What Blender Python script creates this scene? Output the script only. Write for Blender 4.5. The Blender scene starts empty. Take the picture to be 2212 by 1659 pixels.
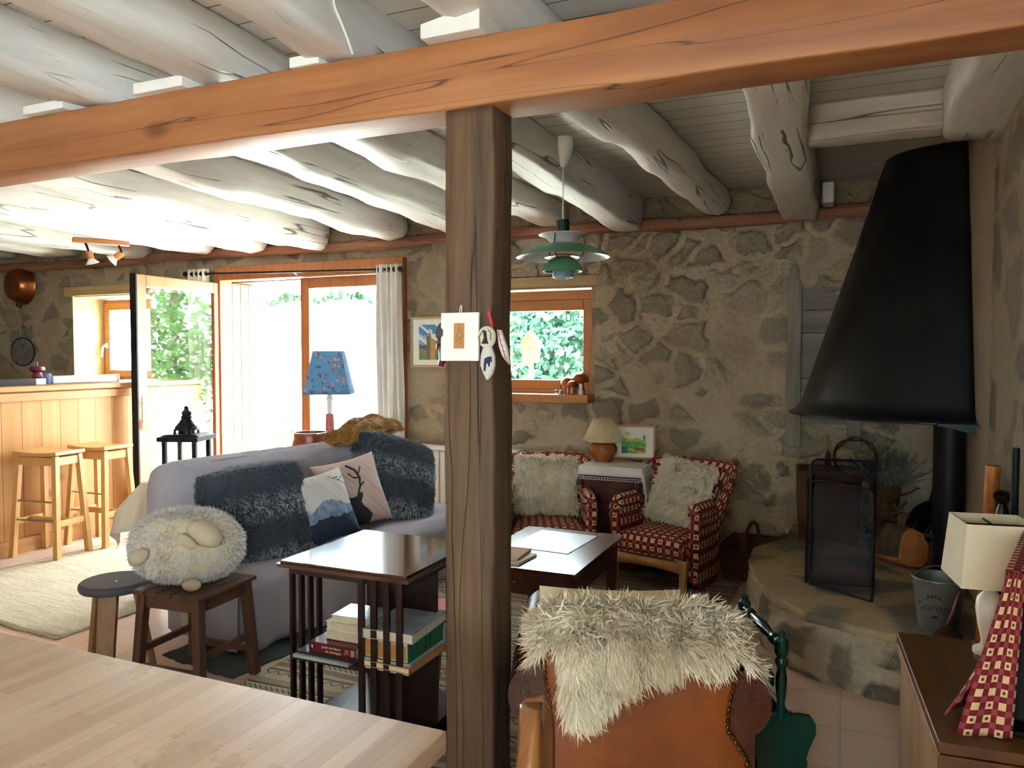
import bpy, bmesh, math, random
import numpy as np
from math import pi, sin, cos, radians as R, sqrt
from mathutils import Vector, Matrix, Euler
scene = bpy.context.scene
COL = scene.collection
rng = np.random.default_rng(7)
random.seed(7)

# ------------------------------------------------------------------ helpers
def C(h):
    h = h.lstrip('#'); o = []
    for i in (0, 2, 4):
        c = int(h[i:i+2], 16) / 255
        o.append(c/12.92 if c <= .04045 else ((c+.055)/1.055)**2.4)
    return (o[0], o[1], o[2], 1)

def tag(o, label=None, cat=None, group=None, kind=None):
    if label: o['label'] = label
    if cat: o['category'] = cat
    if group: o['group'] = group
    if kind: o['kind'] = kind
    return o

def thing(name, label, cat, loc=(0, 0, 0), rz=0, group=None, rot=None):
    o = bpy.data.objects.new(name, None); COL.objects.link(o)
    o.empty_display_size = .05
    o.location = loc; o.rotation_euler = rot if rot else (0, 0, rz)
    return tag(o, label, cat, group)

def copy_tree(o, parent=None):
    c = o.copy(); COL.objects.link(c)
    if parent is not None: c.parent = parent
    for ch in list(o.children): copy_tree(ch, c)
    return c

class MB:
    def __init__(s): s.v = []; s.f = []; s.m = []; s.uv = {}
    def add(s, vs, fs, m=0, M=None, uvs=None):
        b = len(s.v)
        for i, p in enumerate(vs):
            p = Vector(p)
            if M is not None: p = M @ p
            s.v.append(p)
            if uvs is not None: s.uv[b+i] = uvs[i]
        for f in fs:
            s.f.append([b+i for i in f]); s.m.append(m)
        return s
    def box(s, x0, x1, y0, y1, z0, z1, m=0, M=None):
        return s.add([(x0,y0,z0),(x1,y0,z0),(x1,y1,z0),(x0,y1,z0),(x0,y0,z1),(x1,y0,z1),(x1,y1,z1),(x0,y1,z1)],
                     [(3,2,1,0),(4,5,6,7),(0,1,5,4),(1,2,6,5),(2,3,7,6),(3,0,4,7)], m, M)
    def bar(s, p0, p1, w0, d0, w1=None, d1=None, m=0, side=None):
        p0 = Vector(p0); p1 = Vector(p1); w1 = w0 if w1 is None else w1; d1 = d0 if d1 is None else d1
        a = (p1-p0).normalized()
        sx = Vector(side) if side else (Vector((1,0,0)) if abs(a.x) < .8 else Vector((0,1,0)))
        sx = (sx - a*sx.dot(a)).normalized(); sy = a.cross(sx)
        vs = []
        for p, w, d in ((p0,w0,d0),(p1,w1,d1)):
            for i, j in ((-1,-1),(1,-1),(1,1),(-1,1)): vs.append(p + sx*(w/2*i) + sy*(d/2*j))
        return s.add(vs, [(3,2,1,0),(4,5,6,7),(0,1,5,4),(1,2,6,5),(2,3,7,6),(3,0,4,7)], m)
    def tube(s, pts, r, n=8, m=0, closed=False):
        pts = [Vector(p) for p in pts]; N = len(pts)
        rs = list(r) if hasattr(r, '__len__') else [r]*N
        vs = []; up = None
        for i, p in enumerate(pts):
            a = (pts[(i+1) % N] - pts[i-1]) if closed else (pts[min(i+1,N-1)] - pts[max(i-1,0)])
            a.normalize()
            if up is None:
                up = Vector((0,0,1)) if abs(a.z) < .9 else Vector((1,0,0))
            sx = (up - a*up.dot(a)).normalized(); up = sx; sy = a.cross(sx)
            for k in range(n):
                t = 2*pi*k/n; vs.append(p + (sx*cos(t)+sy*sin(t))*rs[i])
        fs = []
        for i in range(N if closed else N-1):
            for k in range(n):
                j = (i+1) % N
                fs.append((i*n+k, i*n+(k+1) % n, j*n+(k+1) % n, j*n+k))
        if not closed:
            fs.append(tuple(range(n-1,-1,-1))); fs.append(tuple((N-1)*n+k for k in range(n)))
        return s.add(vs, fs, m)
    def lathe(s, prof, n=32, M=None, m=0, a0=0, a1=2*pi, cap=True):
        full = abs(a1-a0-2*pi) < 1e-6; K = n if full else n+1
        vs = []; uvs = []
        for i, (r, z) in enumerate(prof):
            for k in range(K):
                t = a0+(a1-a0)*k/n; vs.append((r*cos(t), r*sin(t), z)); uvs.append((t, z))
        fs = []
        for i in range(len(prof)-1):
            for k in range(n):
                fs.append((i*K+k, i*K+(k+1) % K, (i+1)*K+(k+1) % K, (i+1)*K+k))
        if cap and full:
            if prof[0][0] > 1e-5: fs.append(tuple(range(K-1,-1,-1)))
            if prof[-1][0] > 1e-5: fs.append(tuple((len(prof)-1)*K+k for k in range(K)))
        return s.add(vs, fs, m, M, uvs)
    def prism(s, poly, t0, t1, ax='z', m=0, M=None):
        def P(a, b, c):
            return {'z': (a,b,c), 'y': (a,c,b), 'x': (c,a,b)}[ax]
        n = len(poly)
        vs = [P(a,b,t0) for a,b in poly] + [P(a,b,t1) for a,b in poly]
        fs = [tuple(range(n-1,-1,-1)), tuple(range(n,2*n))] + [(i,(i+1)%n,n+(i+1)%n,n+i) for i in range(n)]
        return s.add(vs, fs, m, M)
    def grid(s, nu, nv, fn, cu=False, cv=False, uv=None, mf=None, M=None):
        Ku = nu if cu else nu+1; Kv = nv if cv else nv+1
        vs = []; uvs = [] if uv else None
        for i in range(Ku):
            for j in range(Kv):
                vs.append(fn(i/nu, j/nv))
                if uv: uvs.append(uv(i/nu, j/nv))
        b = len(s.v); s.add(vs, [], 0, M, uvs)
        for i in range(nu):
            for j in range(nv):
                i2 = (i+1) % Ku; j2 = (j+1) % Kv
                s.f.append([b+i*Kv+j, b+i2*Kv+j, b+i2*Kv+j2, b+i*Kv+j2])
                s.m.append(mf((i+.5)/nu, (j+.5)/nv) if mf else 0)
        return s
    def ball(s, c, r, n=16, k=10, m=0, M=None):
        rx, ry, rz = r if hasattr(r, '__len__') else (r, r, r)
        T = Matrix.Translation(c) @ (M if M is not None else Matrix.Identity(4)) @ Matrix.Diagonal((rx, ry, rz, 1))
        pr = [(sin(pi*i/k), -cos(pi*i/k)) for i in range(k+1)]
        pr[0] = (0.001, -1); pr[-1] = (0.001, 1)
        return s.lathe(pr, n, T, m)
    def data(s, name):
        me = bpy.data.meshes.new(name)
        me.from_pydata([tuple(p) for p in s.v], [], s.f)
        return me
    def build(s, name, mat, parent=None, smooth=True, bevel=0, sub=0, solid=0, weld=False, loc=None, rot=None, auto=True, seg=2, label=None):
        me = s.data(name)
        mats = mat if isinstance(mat, (list, tuple)) else [mat]
        for q in mats: me.materials.append(q)
        if len(mats) > 1: me.polygons.foreach_set('material_index', s.m)
        uvl = me.uv_layers.new(name='UVMap')
        data = []
        for p in me.polygons:
            n = p.normal; ax = max(range(3), key=lambda i: abs(n[i]))
            for vi in p.vertices:
                if vi in s.uv: data.extend(s.uv[vi])
                else:
                    c = me.vertices[vi].co
                    data.extend(((c.y,c.z),(c.x,c.z),(c.x,c.y))[ax])
        uvl.data.foreach_set('uv', data)
        if smooth: me.polygons.foreach_set('use_smooth', [True]*len(me.polygons))
        bm = bmesh.new(); bm.from_mesh(me)
        if weld: bmesh.ops.remove_doubles(bm, verts=bm.verts, dist=1e-4)
        bmesh.ops.recalc_face_normals(bm, faces=bm.faces)
        if smooth and auto:
            for e in bm.edges:
                if len(e.link_faces) == 2 and e.calc_face_angle(0) > R(38): e.smooth = False
        bm.to_mesh(me); bm.free()
        o = bpy.data.objects.new(name, me); COL.objects.link(o)
        if parent is not None: o.parent = parent
        if loc: o.location = loc
        if rot: o.rotation_euler = rot
        if solid:
            q = o.modifiers.new('s', 'SOLIDIFY'); q.thickness = solid; q.offset = 0
        if bevel:
            q = o.modifiers.new('b', 'BEVEL'); q.width = bevel; q.segments = seg; q.limit_method = 'ANGLE'; q.angle_limit = R(38)
            q.harden_normals = smooth
        if sub:
            q = o.modifiers.new('u', 'SUBSURF'); q.levels = sub; q.render_levels = sub
        if label: o['label'] = label
        return o

def Rz(a): return Matrix.Rotation(a, 4, 'Z')
def Rx(a): return Matrix.Rotation(a, 4, 'X')
def Ry(a): return Matrix.Rotation(a, 4, 'Y')
def Tr(*p): return Matrix.Translation(p)

def fur(name, mb, n, L, w, mat, parent, flow=(0,0,-1), lift=.6, jit=.35, curl=.35, grav=.25, seed=1, keep=None):
    g = np.random.default_rng(seed)
    V = np.array([tuple(p) for p in mb.v]); T = []
    for f in mb.f:
        for i in range(1, len(f)-1): T.append((f[0], f[i], f[i+1]))
    T = np.array(T); A, B, Cc = V[T[:,0]], V[T[:,1]], V[T[:,2]]
    nr = np.cross(B-A, Cc-A); ar = np.linalg.norm(nr, axis=1); ok = ar > 1e-12
    T, A, B, Cc, nr, ar = T[ok], A[ok], B[ok], Cc[ok], nr[ok], ar[ok]
    nr = nr/ar[:,None]
    idx = g.choice(len(T), n, p=ar/ar.sum())
    a = g.random(n); b = g.random(n); sw = a+b > 1; a[sw] = 1-a[sw]; b[sw] = 1-b[sw]
    p = A[idx] + (B-A)[idx]*a[:,None] + (Cc-A)[idx]*b[:,None]; N = nr[idx]
    fl = np.array([flow(q) for q in p]) if callable(flow) else np.tile(np.array(flow, float), (n,1))
    nm = lambda x: x/np.maximum(np.linalg.norm(x, axis=1), 1e-9)[:,None]
    fl = nm(fl - N*(fl*N).sum(1)[:,None] + 1e-9)
    # clumps: neighbours share a direction
    ph = np.sin(p*np.array([61,47,53]) + g.random(3)*6) + np.sin(p[:, [1,2,0]]*np.array([37,71,43]) + g.random(3)*6)
    d0 = nm(N*lift + fl*(1-lift) + ph*jit*.5 + g.normal(size=(n,3))*jit*.5)
    d0 = nm(d0 + N*np.maximum(0, .12-(d0*N).sum(1))[:,None])
    d1 = nm(d0 + np.array([0,0,-grav]) + fl*.25 + g.normal(size=(n,3))*curl*.6 + ph*curl*.4)
    l = L*(.6+.8*g.random(n))[:,None]
    sd = nm(np.cross(d0, g.normal(size=(n,3))))*w*(.6+.8*g.random(n))[:,None]
    p0 = p - N*.002; p1 = p0 + d0*l*.55; p2 = p1 + d1*l*.5
    pts = np.stack([p0-sd, p0+sd, p1-sd*.85, p1+sd*.85, p2-sd*.15, p2+sd*.15], 1).reshape(-1,3)
    k = (np.arange(n)*6)[:,None]
    F = np.concatenate([k+np.array([0,1,3,2]), k+np.array([2,3,5,4])], 1).reshape(-1,4)
    me = bpy.data.meshes.new(name)
    me.vertices.add(len(pts)); me.vertices.foreach_set('co', pts.ravel())
    me.loops.add(F.size); me.loops.foreach_set('vertex_index', F.ravel().astype(np.int32))
    me.polygons.add(len(F)); me.polygons.foreach_set('loop_start', np.arange(0, F.size, 4, dtype=np.int32))
    me.update(calc_edges=True); me.validate()
    me.polygons.foreach_set('use_smooth', [True]*len(me.polygons))
    me.materials.append(mat)
    o = bpy.data.objects.new(name, me); COL.objects.link(o); o.parent = parent
    return o

def text_into(mb, s, size, M, m=0, extrude=.0004, bend=None):
    cu = bpy.data.curves.new('t', 'FONT'); cu.body = s; cu.size = size; cu.extrude = extrude
    cu.align_x = 'CENTER'; cu.align_y = 'CENTER'; cu.resolution_u = 3
    ob = bpy.data.objects.new('t', cu); COL.objects.link(ob)
    dg = bpy.context.evaluated_depsgraph_get()
    me = bpy.data.meshes.new_from_object(ob.evaluated_get(dg))
    vs = [v.co.copy() for v in me.vertices]; fs = [tuple(p.vertices) for p in me.polygons]
    if bend: vs = [Vector(bend(v)) for v in vs]
    mb.add(vs, fs, m, M)
    bpy.data.objects.remove(ob); bpy.data.curves.remove(cu); bpy.data.meshes.remove(me)

def inpoly(x, y, P):
    c = False; j = len(P)-1
    for i in range(len(P)):
        if (P[i][1] > y) != (P[j][1] > y) and x < (P[j][0]-P[i][0])*(y-P[i][1])/(P[j][1]-P[i][1])+P[i][0]: c = not c
        j = i
    return c

def near(x, y, L, w):
    for (a, b), (c, d) in zip(L, L[1:]):
        t = max(0, min(1, ((x-a)*(c-a)+(y-b)*(d-b))/((c-a)**2+(d-b)**2+1e-9)))
        if (x-a-t*(c-a))**2+(y-b-t*(d-b))**2 < w*w: return True
    return False

def wob(t, s): return sin(t*2.1+s)*.5+sin(t*4.7+s*2.3)*.3+sin(t*9.3+s*4.1)*.2

# ------------------------------------------------------------------ materials
class NT:
    def __init__(s, name):
        s.m = bpy.data.materials.new(name); s.m.use_nodes = True
        s.t = s.m.node_tree; s.b = s.t.nodes['Principled BSDF']
        s.out = s.t.nodes['Material Output']
    def n(s, typ, ins=None, **kw):
        x = s.t.nodes.new(typ)
        for k, v in kw.items(): setattr(x, k, v)
        for k, v in (ins or {}).items(): s.set(x, k, v)
        return x
    def set(s, x, k, v):
        i = x.inputs[k]
        if isinstance(v, bpy.types.NodeSocket): s.t.links.new(v, i)
        else: i.default_value = v
    def math(s, op, a, b=0.0, c=0.0):
        return s.n('ShaderNodeMath', {0: a, 1: b, 2: c}, operation=op).outputs[0]
    def co(s, kind='Object', sc=(1,1,1), rot=(0,0,0), loc=(0,0,0)):
        tc = s.n('ShaderNodeTexCoord')
        return s.n('ShaderNodeMapping', {'Vector': tc.outputs[kind], 'Scale': sc, 'Rotation': rot, 'Location': loc}).outputs[0]
    def noise(s, v, scale, det=4, rough=.55, dist=0):
        return s.n('ShaderNodeTexNoise', {'Vector': v, 'Scale': scale, 'Detail': det, 'Roughness': rough, 'Distortion': dist}).outputs[0]
    def ramp(s, f, st):
        x = s.n('ShaderNodeValToRGB', {'Fac': f}); e = x.color_ramp.elements
        while len(e) < len(st): e.new(.5)
        for q, (p, c) in zip(e, st):
            q.position = p; q.color = C(c) if isinstance(c, str) else ((c, c, c, 1) if not hasattr(c, '__len__') else c)
        return x.outputs[0]
    def mix(s, f, a, b, mode='MIX'):
        x = s.n('ShaderNodeMix', data_type='RGBA', blend_type=mode)
        s.set(x, 0, f)
        for k, q in ((6, a), (7, b)): s.set(x, k, C(q) if isinstance(q, str) else q)
        return x.outputs[2]
    def bump(s, h, st=.3, d=.01):
        s.set(s.b, 'Normal', s.n('ShaderNodeBump', {'Height': h, 'Strength': st, 'Distance': d}).outputs[0])
    def fin(s, col=None, rough=.6, metal=0, spec=None, **kw):
        if col is not None: s.set(s.b, 'Base Color', C(col) if isinstance(col, str) else col)
        s.set(s.b, 'Roughness', rough); s.set(s.b, 'Metallic', metal)
        if spec is not None: s.set(s.b, 'Specular IOR Level', spec)
        for k, v in kw.items(): s.set(s.b, k.replace('_', ' '), v)
        return s.m

def plain(name, c1, c2=None, rough=.6, metal=0, sc=12, bump=0, bsc=60, spec=None, **kw):
    t = NT(name); v = t.co()
    col = C(c1)
    f = t.noise(v, sc, 5)
    col = t.ramp(f, [(.3, c1), (.7, c2 or c1)])
    if bump: t.bump(t.noise(v, bsc, 4), bump, .01)
    return t.fin(col, rough, metal, spec, **kw)

def wood(name, c1, c2, c3=None, axis='Z', sc=18, rough=.45, stretch=.07, knots=0, bump=.15, spec=None, dark=None, cracks=0, cw=.012, kxy=None, **kw):
    t = NT(name); s = {'X': (stretch,1,1), 'Y': (1,stretch,1), 'Z': (1,1,stretch)}[axis]
    v = t.co(sc=s)
    f = t.noise(v, sc, 6, .6, .6)
    g = t.noise(v, sc*5, 3, .6)
    h = t.math('ADD', t.math('MULTIPLY', f, .8), t.math('MULTIPLY', g, .2))
    st = [(.32, c1), (.66, c2)]
    if c3: st = [(.28, c1), (.5, c2), (.72, c3)]
    col = t.ramp(h, st)
    big = t.noise(t.co(), 2.5, 3)
    col = t.mix(t.math('MULTIPLY', t.ramp(big, [(.4, 0.), (.65, 1.)]), .35), col, t.mix(.5, col, c1 if not dark else dark))
    if knots:
        ks = kxy or {'X': (.5,1,1), 'Y': (1,.5,1), 'Z': (1,1,.5)}[axis]
        vo = t.n('ShaderNodeTexVoronoi', {'Vector': t.co(sc=ks), 'Scale': knots, 'Randomness': 1.})
        km = t.ramp(vo.outputs['Distance'], [(.05, 1.), (.13, 0.)])
        col = t.mix(t.math('MULTIPLY', km, .75), col, dark or '#4a2c1a')
    if cracks:
        cv = t.co(sc=tuple(q*1. if q == 1 else .5*stretch for q in s))
        cn = t.noise(cv, cracks, 2, .5, .3)
        cm = t.ramp(t.math('ABSOLUTE', t.math('SUBTRACT', cn, .5)), [(.0, 1.), (cw, 0.)])
        col = t.mix(t.math('MULTIPLY', cm, .85), col, '#1c120c')
        h = t.math('SUBTRACT', h, cm)
    t.bump(h, bump, .01)
    return t.fin(col, rough, 0, spec, **kw)

def stone(name, mortar=('#d6c0a0', '#b59e7e'), st=('#9a9182', '#7f776b', '#b3a58d'), sc=3.6, thr=.3, bump=1., zs=1.35, plaster=None, dist=.10, ero=.22, con=.62, disp=0):
    t = NT(name); v0 = t.co()
    wv = t.n('ShaderNodeTexNoise', {'Vector': v0, 'Scale': 3.5, 'Detail': 3.})
    off = t.n('ShaderNodeVectorMath', {0: wv.outputs['Color'], 1: (.5,.5,.5)}, operation='SUBTRACT').outputs[0]
    off = t.n('ShaderNodeVectorMath', {0: off, 'Scale': .28}, operation='SCALE').outputs[0]
    v = t.n('ShaderNodeVectorMath', {0: v0, 1: off}, operation='ADD').outputs[0]
    v = t.n('ShaderNodeMapping', {'Vector': v, 'Scale': (1,1,zs)}).outputs[0]
    vo = t.n('ShaderNodeTexVoronoi', {'Vector': v, 'Scale': sc})
    ve = t.n('ShaderNodeTexVoronoi', {'Vector': v, 'Scale': sc}, feature='DISTANCE_TO_EDGE')
    n1 = t.noise(v0, 9, 6, .65); n2 = t.noise(v0, 38, 6, .7); n3 = t.noise(v0, 2.2, 4, .6); n4 = t.noise(v0, 110, 2, .6)
    e = t.math('ADD', ve.outputs['Distance'], t.math('MULTIPLY', t.math('SUBTRACT', n1, .5), ero))
    em = t.ramp(e, [(.09, 0.), (.19, 1.)])
    rnd = t.n('ShaderNodeSeparateColor', {0: vo.outputs['Color']})
    pick = t.ramp(rnd.outputs[0], [(thr, 0.), (thr+.1, 1.)])
    mask = t.math('MULTIPLY', em, pick)
    sc1 = t.ramp(t.math('ADD', t.math('MULTIPLY', rnd.outputs[1], .6), t.math('MULTIPLY', n1, .4)), [(.25, st[1]), (.5, st[0]), (.75, st[2])])
    sc1 = t.mix(t.math('MULTIPLY', t.ramp(n2, [(.35, 1.), (.6, 0.)]), .3), sc1, '#5c544a')
    mc = t.ramp(t.math('ADD', t.math('MULTIPLY', n3, .55), t.math('MULTIPLY', n2, .45)), [(.33, mortar[1]), (.62, mortar[0])])
    col = t.mix(t.math('MULTIPLY', mask, con), mc, sc1)
    h = t.math('ADD', t.math('MULTIPLY', mask, .38), t.math('ADD', t.math('MULTIPLY', n1, .55), t.math('ADD', t.math('MULTIPLY', n2, .4), t.math('MULTIPLY', n4, .12))))
    if plaster:
        sx = t.n('ShaderNodeSeparateXYZ', {0: v0})
        py = t.math('ADD', sx.outputs['Y'], t.math('MULTIPLY', t.math('SUBTRACT', n1, .5), .35))
        pm = t.math('MULTIPLY', t.ramp(t.math('SUBTRACT', py, plaster[0]-.5), [(.47, 0.), (.53, 1.)]), t.ramp(t.math('SUBTRACT', plaster[1]+.5, py), [(.47, 0.), (.53, 1.)]))
        col = t.mix(pm, col, t.mix(n3, '#c9bba0', '#a3957c')); h = t.mix(pm, h, t.math('MULTIPLY', n2, .25))
    if disp:
        t.bump(h, 1., .07)
        dn = t.n('ShaderNodeDisplacement', {'Height': h, 'Midlevel': .62, 'Scale': disp})
        t.t.links.new(dn.outputs[0], t.out.inputs['Displacement']); t.m.displacement_method = 'DISPLACEMENT'
    else: t.bump(h, bump, dist)
    return t.fin(col, .92, 0, .25)

def paint_white(name, axis='Y', cracks=True, c1='#d9d7d3', c2='#c6c3be'):
    t = NT(name); s = (1,.12,1) if axis == 'Y' else (.12,1,1); v = t.co(sc=s)
    n = t.noise(v, 14, 5, .6); g = t.noise(t.co(), 30, 4)
    col = t.ramp(n, [(.3, c2), (.65, c1)])
    h = t.math('ADD', n, t.math('MULTIPLY', g, .35))
    if cracks:
        cn = t.noise(t.co(sc=tuple(q if q == 1 else .05 for q in s)), 7, 2, .5, .4)
        band = t.ramp(t.noise(t.co(), 1.6, 2), [(.5, 0.), (.56, 1.)])
        cm = t.math('MULTIPLY', t.ramp(t.math('ABSOLUTE', t.math('SUBTRACT', cn, .5)), [(.0, 1.), (.012, 0.)]), band)
        col = t.mix(cm, col, '#4a4641'); h = t.math('SUBTRACT', h, t.math('MULTIPLY', cm, 1.5))
    t.bump(h, .35, .012)
    return t.fin(col, .5, 0, .4)

def boards(name, axis, pitch, c1, c2, groove='#6a665c', rough=.5, gw=.03, bump=.5, grain=None, knots=0):
    """planks of a given pitch along one axis of object space, with grooves between them"""
    t = NT(name); sx = t.n('ShaderNodeSeparateXYZ', {0: t.n('ShaderNodeTexCoord').outputs['Object']})
    q = t.math('DIVIDE', sx.outputs[axis], pitch)
    fr = t.math('FRACT', q); cell = t.math('FLOOR', q)
    g = t.math('LESS_THAN', t.math('MINIMUM', fr, t.math('SUBTRACT', 1., fr)), gw)
    rv = t.n('ShaderNodeTexWhiteNoise', {'W': cell}, noise_dimensions='1D').outputs[0]
    gs = {'X': (1,1,1), 'Y': (1,1,1), 'Z': (1,1,1)}[axis]
    sc = {'X': (1,.06,1), 'Y': (.06,1,1), 'Z': (.06,1,1)}[axis] if grain is None else grain
    off = t.n('ShaderNodeCombineXYZ', {0: t.math('MULTIPLY', rv, 7.), 1: t.math('MULTIPLY', rv, 3.), 2: t.math('MULTIPLY', rv, 5.)}).outputs[0]
    v = t.n('ShaderNodeVectorMath', {0: t.co(sc=sc), 1: off}, operation='ADD').outputs[0]
    n = t.noise(v, 16, 5, .6, .5)
    h = t.math('ADD', t.math('MULTIPLY', n, .7), t.math('MULTIPLY', rv, .3))
    col = t.ramp(h, [(.25, c2), (.7, c1)])
    if knots:
        vo = t.n('ShaderNodeTexVoronoi', {'Vector': t.co(), 'Scale': knots})
        km = t.ramp(vo.outputs['Distance'], [(.05, 1.), (.12, 0.)])
        col = t.mix(t.math('MULTIPLY', km, .8), col, '#5a3216')
    col = t.mix(g, col, groove)
    t.bump(t.math('SUBTRACT', t.math('MULTIPLY', n, .3), g), bump, .006)
    return t.fin(col, rough, 0, .4)

def tiles(name, c1, c2, grout, size):
    t = NT(name); v = t.co()
    br = t.n('ShaderNodeTexBrick', {'Vector': v, 'Color1': C(c1), 'Color2': C(c2), 'Mortar': C(grout), 'Scale': 1/size, 'Mortar Size': .014, 'Brick Width': 1., 'Row Height': 1., 'Bias': 0.}, offset=0., squash=1.)
    n = t.noise(v, 5, 5)
    col = t.mix(t.math('MULTIPLY', n, .5), br.outputs[0], '#c4aa94')
    t.bump(t.math('SUBTRACT', t.math('MULTIPLY', n, .3), br.outputs[1]), .3, .006)
    return t.fin(col, .38, 0, .45)

def glass(name, tint='#f4faf8', refl=1.0):
    t = NT(name); nt = t.t
    tr = t.n('ShaderNodeBsdfTransparent', {'Color': C(tint)})
    gl = t.n('ShaderNodeBsdfGlossy', {'Color': (1,1,1,1), 'Roughness': 0.0})
    ge = t.n('ShaderNodeNewGeometry')
    dt = t.n('ShaderNodeVectorMath', {0: ge.outputs['Incoming'], 1: ge.outputs['Normal']}, operation='DOT_PRODUCT').outputs['Value']
    k = t.math('POWER', t.math('SUBTRACT', 1., t.math('ABSOLUTE', dt)), 5.)
    fr = t.math('ADD', .04, t.math('MULTIPLY', k, .96))
    mx = t.n('ShaderNodeMixShader', {0: t.math('MULTIPLY', fr, refl), 1: tr.outputs[0], 2: gl.outputs[0]})
    nt.links.new(mx.outputs[0], t.out.inputs[0])
    return t.m

def net(name, col, opac):
    t = NT(name)
    tr = t.n('ShaderNodeBsdfTransparent')
    df = t.n('ShaderNodeBsdfDiffuse', {'Color': C(col)})
    mx = t.n('ShaderNodeMixShader', {0: opac, 1: tr.outputs[0], 2: df.outputs[0]})
    t.t.links.new(mx.outputs[0], t.out.inputs[0]); return t.m

def check_fabric(name, k=17.):
    t = NT(name); tc = t.n('ShaderNodeTexCoord'); sx = t.n('ShaderNodeSeparateXYZ', {0: tc.outputs['UV']})
    fu = t.math('FRACT', t.math('MULTIPLY', sx.outputs[0], k)); fv = t.math('FRACT', t.math('MULTIPLY', sx.outputs[1], k))
    a = t.math('GREATER_THAN', fu, .44); b = t.math('GREATER_THAN', fv, .44)
    cream = t.mix(t.noise(t.co(), 90, 3), '#dcc296', '#c2a678')
    cu = t.math('ABSOLUTE', t.math('SUBTRACT', fu, .72)); cv_ = t.math('ABSOLUTE', t.math('SUBTRACT', fv, .72))
    dot = t.math('LESS_THAN', t.math('MAXIMUM', cu, cv_), .11)
    cell = t.n('ShaderNodeCombineXYZ', {0: t.math('FLOOR', t.math('MULTIPLY', sx.outputs[0], k)), 1: t.math('FLOOR', t.math('MULTIPLY', sx.outputs[1], k))}).outputs[0]
    rv = t.n('ShaderNodeTexWhiteNoise', {'Vector': cell}, noise_dimensions='3D').outputs[0]
    dot = t.math('MULTIPLY', dot, t.math('GREATER_THAN', rv, .6))
    cream = t.mix(dot, cream, '#5a2a2c')
    one = t.mix(b, '#8a4146', '#701c26'); both = t.mix(b, '#701c26', cream)
    col = t.mix(a, one, both)
    t.bump(t.noise(t.co(), 260, 2), .2, .003)
    return t.fin(col, .85, 0, .2)

def furmat(name, c1, c2, sc=9, bands=None, rough=.75):
    t = NT(name); v = t.co(); n = t.noise(v, sc, 4, .6)
    if bands:
        sx = t.n('ShaderNodeSeparateXYZ', {0: v})
        q = t.math('ADD', t.math('MULTIPLY', sx.outputs['Z'], bands), t.math('MULTIPLY', n, 1.6))
        w = t.math('ADD', t.math('MULTIPLY', t.math('SINE', q), .38), t.math('MULTIPLY', t.noise(v, 70, 3), .5))
        col = t.ramp(w, [(.1, c1), (.68, c2)])
    else:
        col = t.ramp(t.math('ADD', t.math('MULTIPLY', n, .6), t.math('MULTIPLY', t.noise(v, 80, 2), .4)), [(.33, c1), (.62, c2)])
    return t.fin(col, rough, 0, .2, Sheen_Weight=.15)

def fabric(name, c1, c2=None, sc=5, rough=.9, wsc=300, bump=.15, **kw):
    t = NT(name); v = t.co(); col = t.ramp(t.noise(v, sc, 4), [(.3, c2 or c1), (.7, c1)])
    h = t.math('ADD', t.noise(v, wsc, 2), t.math('MULTIPLY', t.noise(v, 9, 3), 1.5))
    t.bump(h, bump, .008)
    return t.fin(col, rough, 0, .2, **kw)

def striped_rug(name):
    t = NT(name); tc = t.n('ShaderNodeTexCoord'); sx = t.n('ShaderNodeSeparateXYZ', {0: tc.outputs['Object']})
    y = sx.outputs['Y']; x = sx.outputs['X']
    yw = t.math('ADD', y, t.math('MULTIPLY', t.noise(t.co(), 2.4, 2), .05))
    q = t.math('FRACT', t.math('DIVIDE', yw, .46))
    r = t.n('ShaderNodeValToRGB', {'Fac': q}); r.color_ramp.interpolation = 'CONSTANT'
    st = [(0, '#b3a68e'), (.10, '#4d4239'), (.135, '#b3a68e'), (.2, '#7d6a58'), (.3, '#c0b49c'), (.43, '#574a40'), (.47, '#b3a68e'), (.56, '#8a7763'), (.66, '#c0b49c'), (.78, '#463b33'), (.82, '#9c8a74'), (.92, '#b9ac94')]
    e = r.color_ramp.elements
    while len(e) < len(st): e.new(.5)
    for k, (p, c) in zip(e, st): k.position = p; k.color = C(c)
    # zig-zag rows
    zz = t.math('PINGPONG', t.math('MULTIPLY', x, 1.0), .03)
    def row(c, w):
        d = t.math('ABSOLUTE', t.math('SUBTRACT', t.math('MULTIPLY', t.math('SUBTRACT', q, c), .46), t.math('SUBTRACT', zz, .015)))
        return t.math('LESS_THAN', d, w)
    def row2(c, w):
        d = t.math('ABSOLUTE', t.math('ADD', t.math('MULTIPLY', t.math('SUBTRACT', q, c), .46), t.math('SUBTRACT', zz, .015)))
        return t.math('LESS_THAN', d, w)
    m = t.math('MAXIMUM', t.math('MAXIMUM', row(.365, .005), row2(.365, .005)), t.math('MAXIMUM', row(.72, .005), t.math('MAXIMUM', row2(.72, .005), row(.05, .005))))
    col = t.mix(m, r.outputs[0], '#40362f')
    col = t.mix(.25, col, t.mix(t.noise(t.co(sc=(1,6,1)), 60, 3), '#6f6252', '#d0c4ac'))
    t.bump(t.noise(t.co(sc=(1,4,1)), 120, 3), .4, .006)
    return t.fin(col, .95, 0, .1)

def jute(name):
    t = NT(name); v = t.co(rot=(0,0,.5), sc=(1,5,1)); n = t.noise(v, 40, 4, .6); m = t.noise(t.co(rot=(0,0,.5), sc=(.5,9,1)), 7, 4)
    col = t.ramp(t.math('ADD', t.math('MULTIPLY', n, .5), t.math('MULTIPLY', m, .5)), [(.35, '#9a8d76'), (.62, '#cbbfa6')])
    t.bump(n, .5, .008); return t.fin(col, .95, 0, .1)

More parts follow.
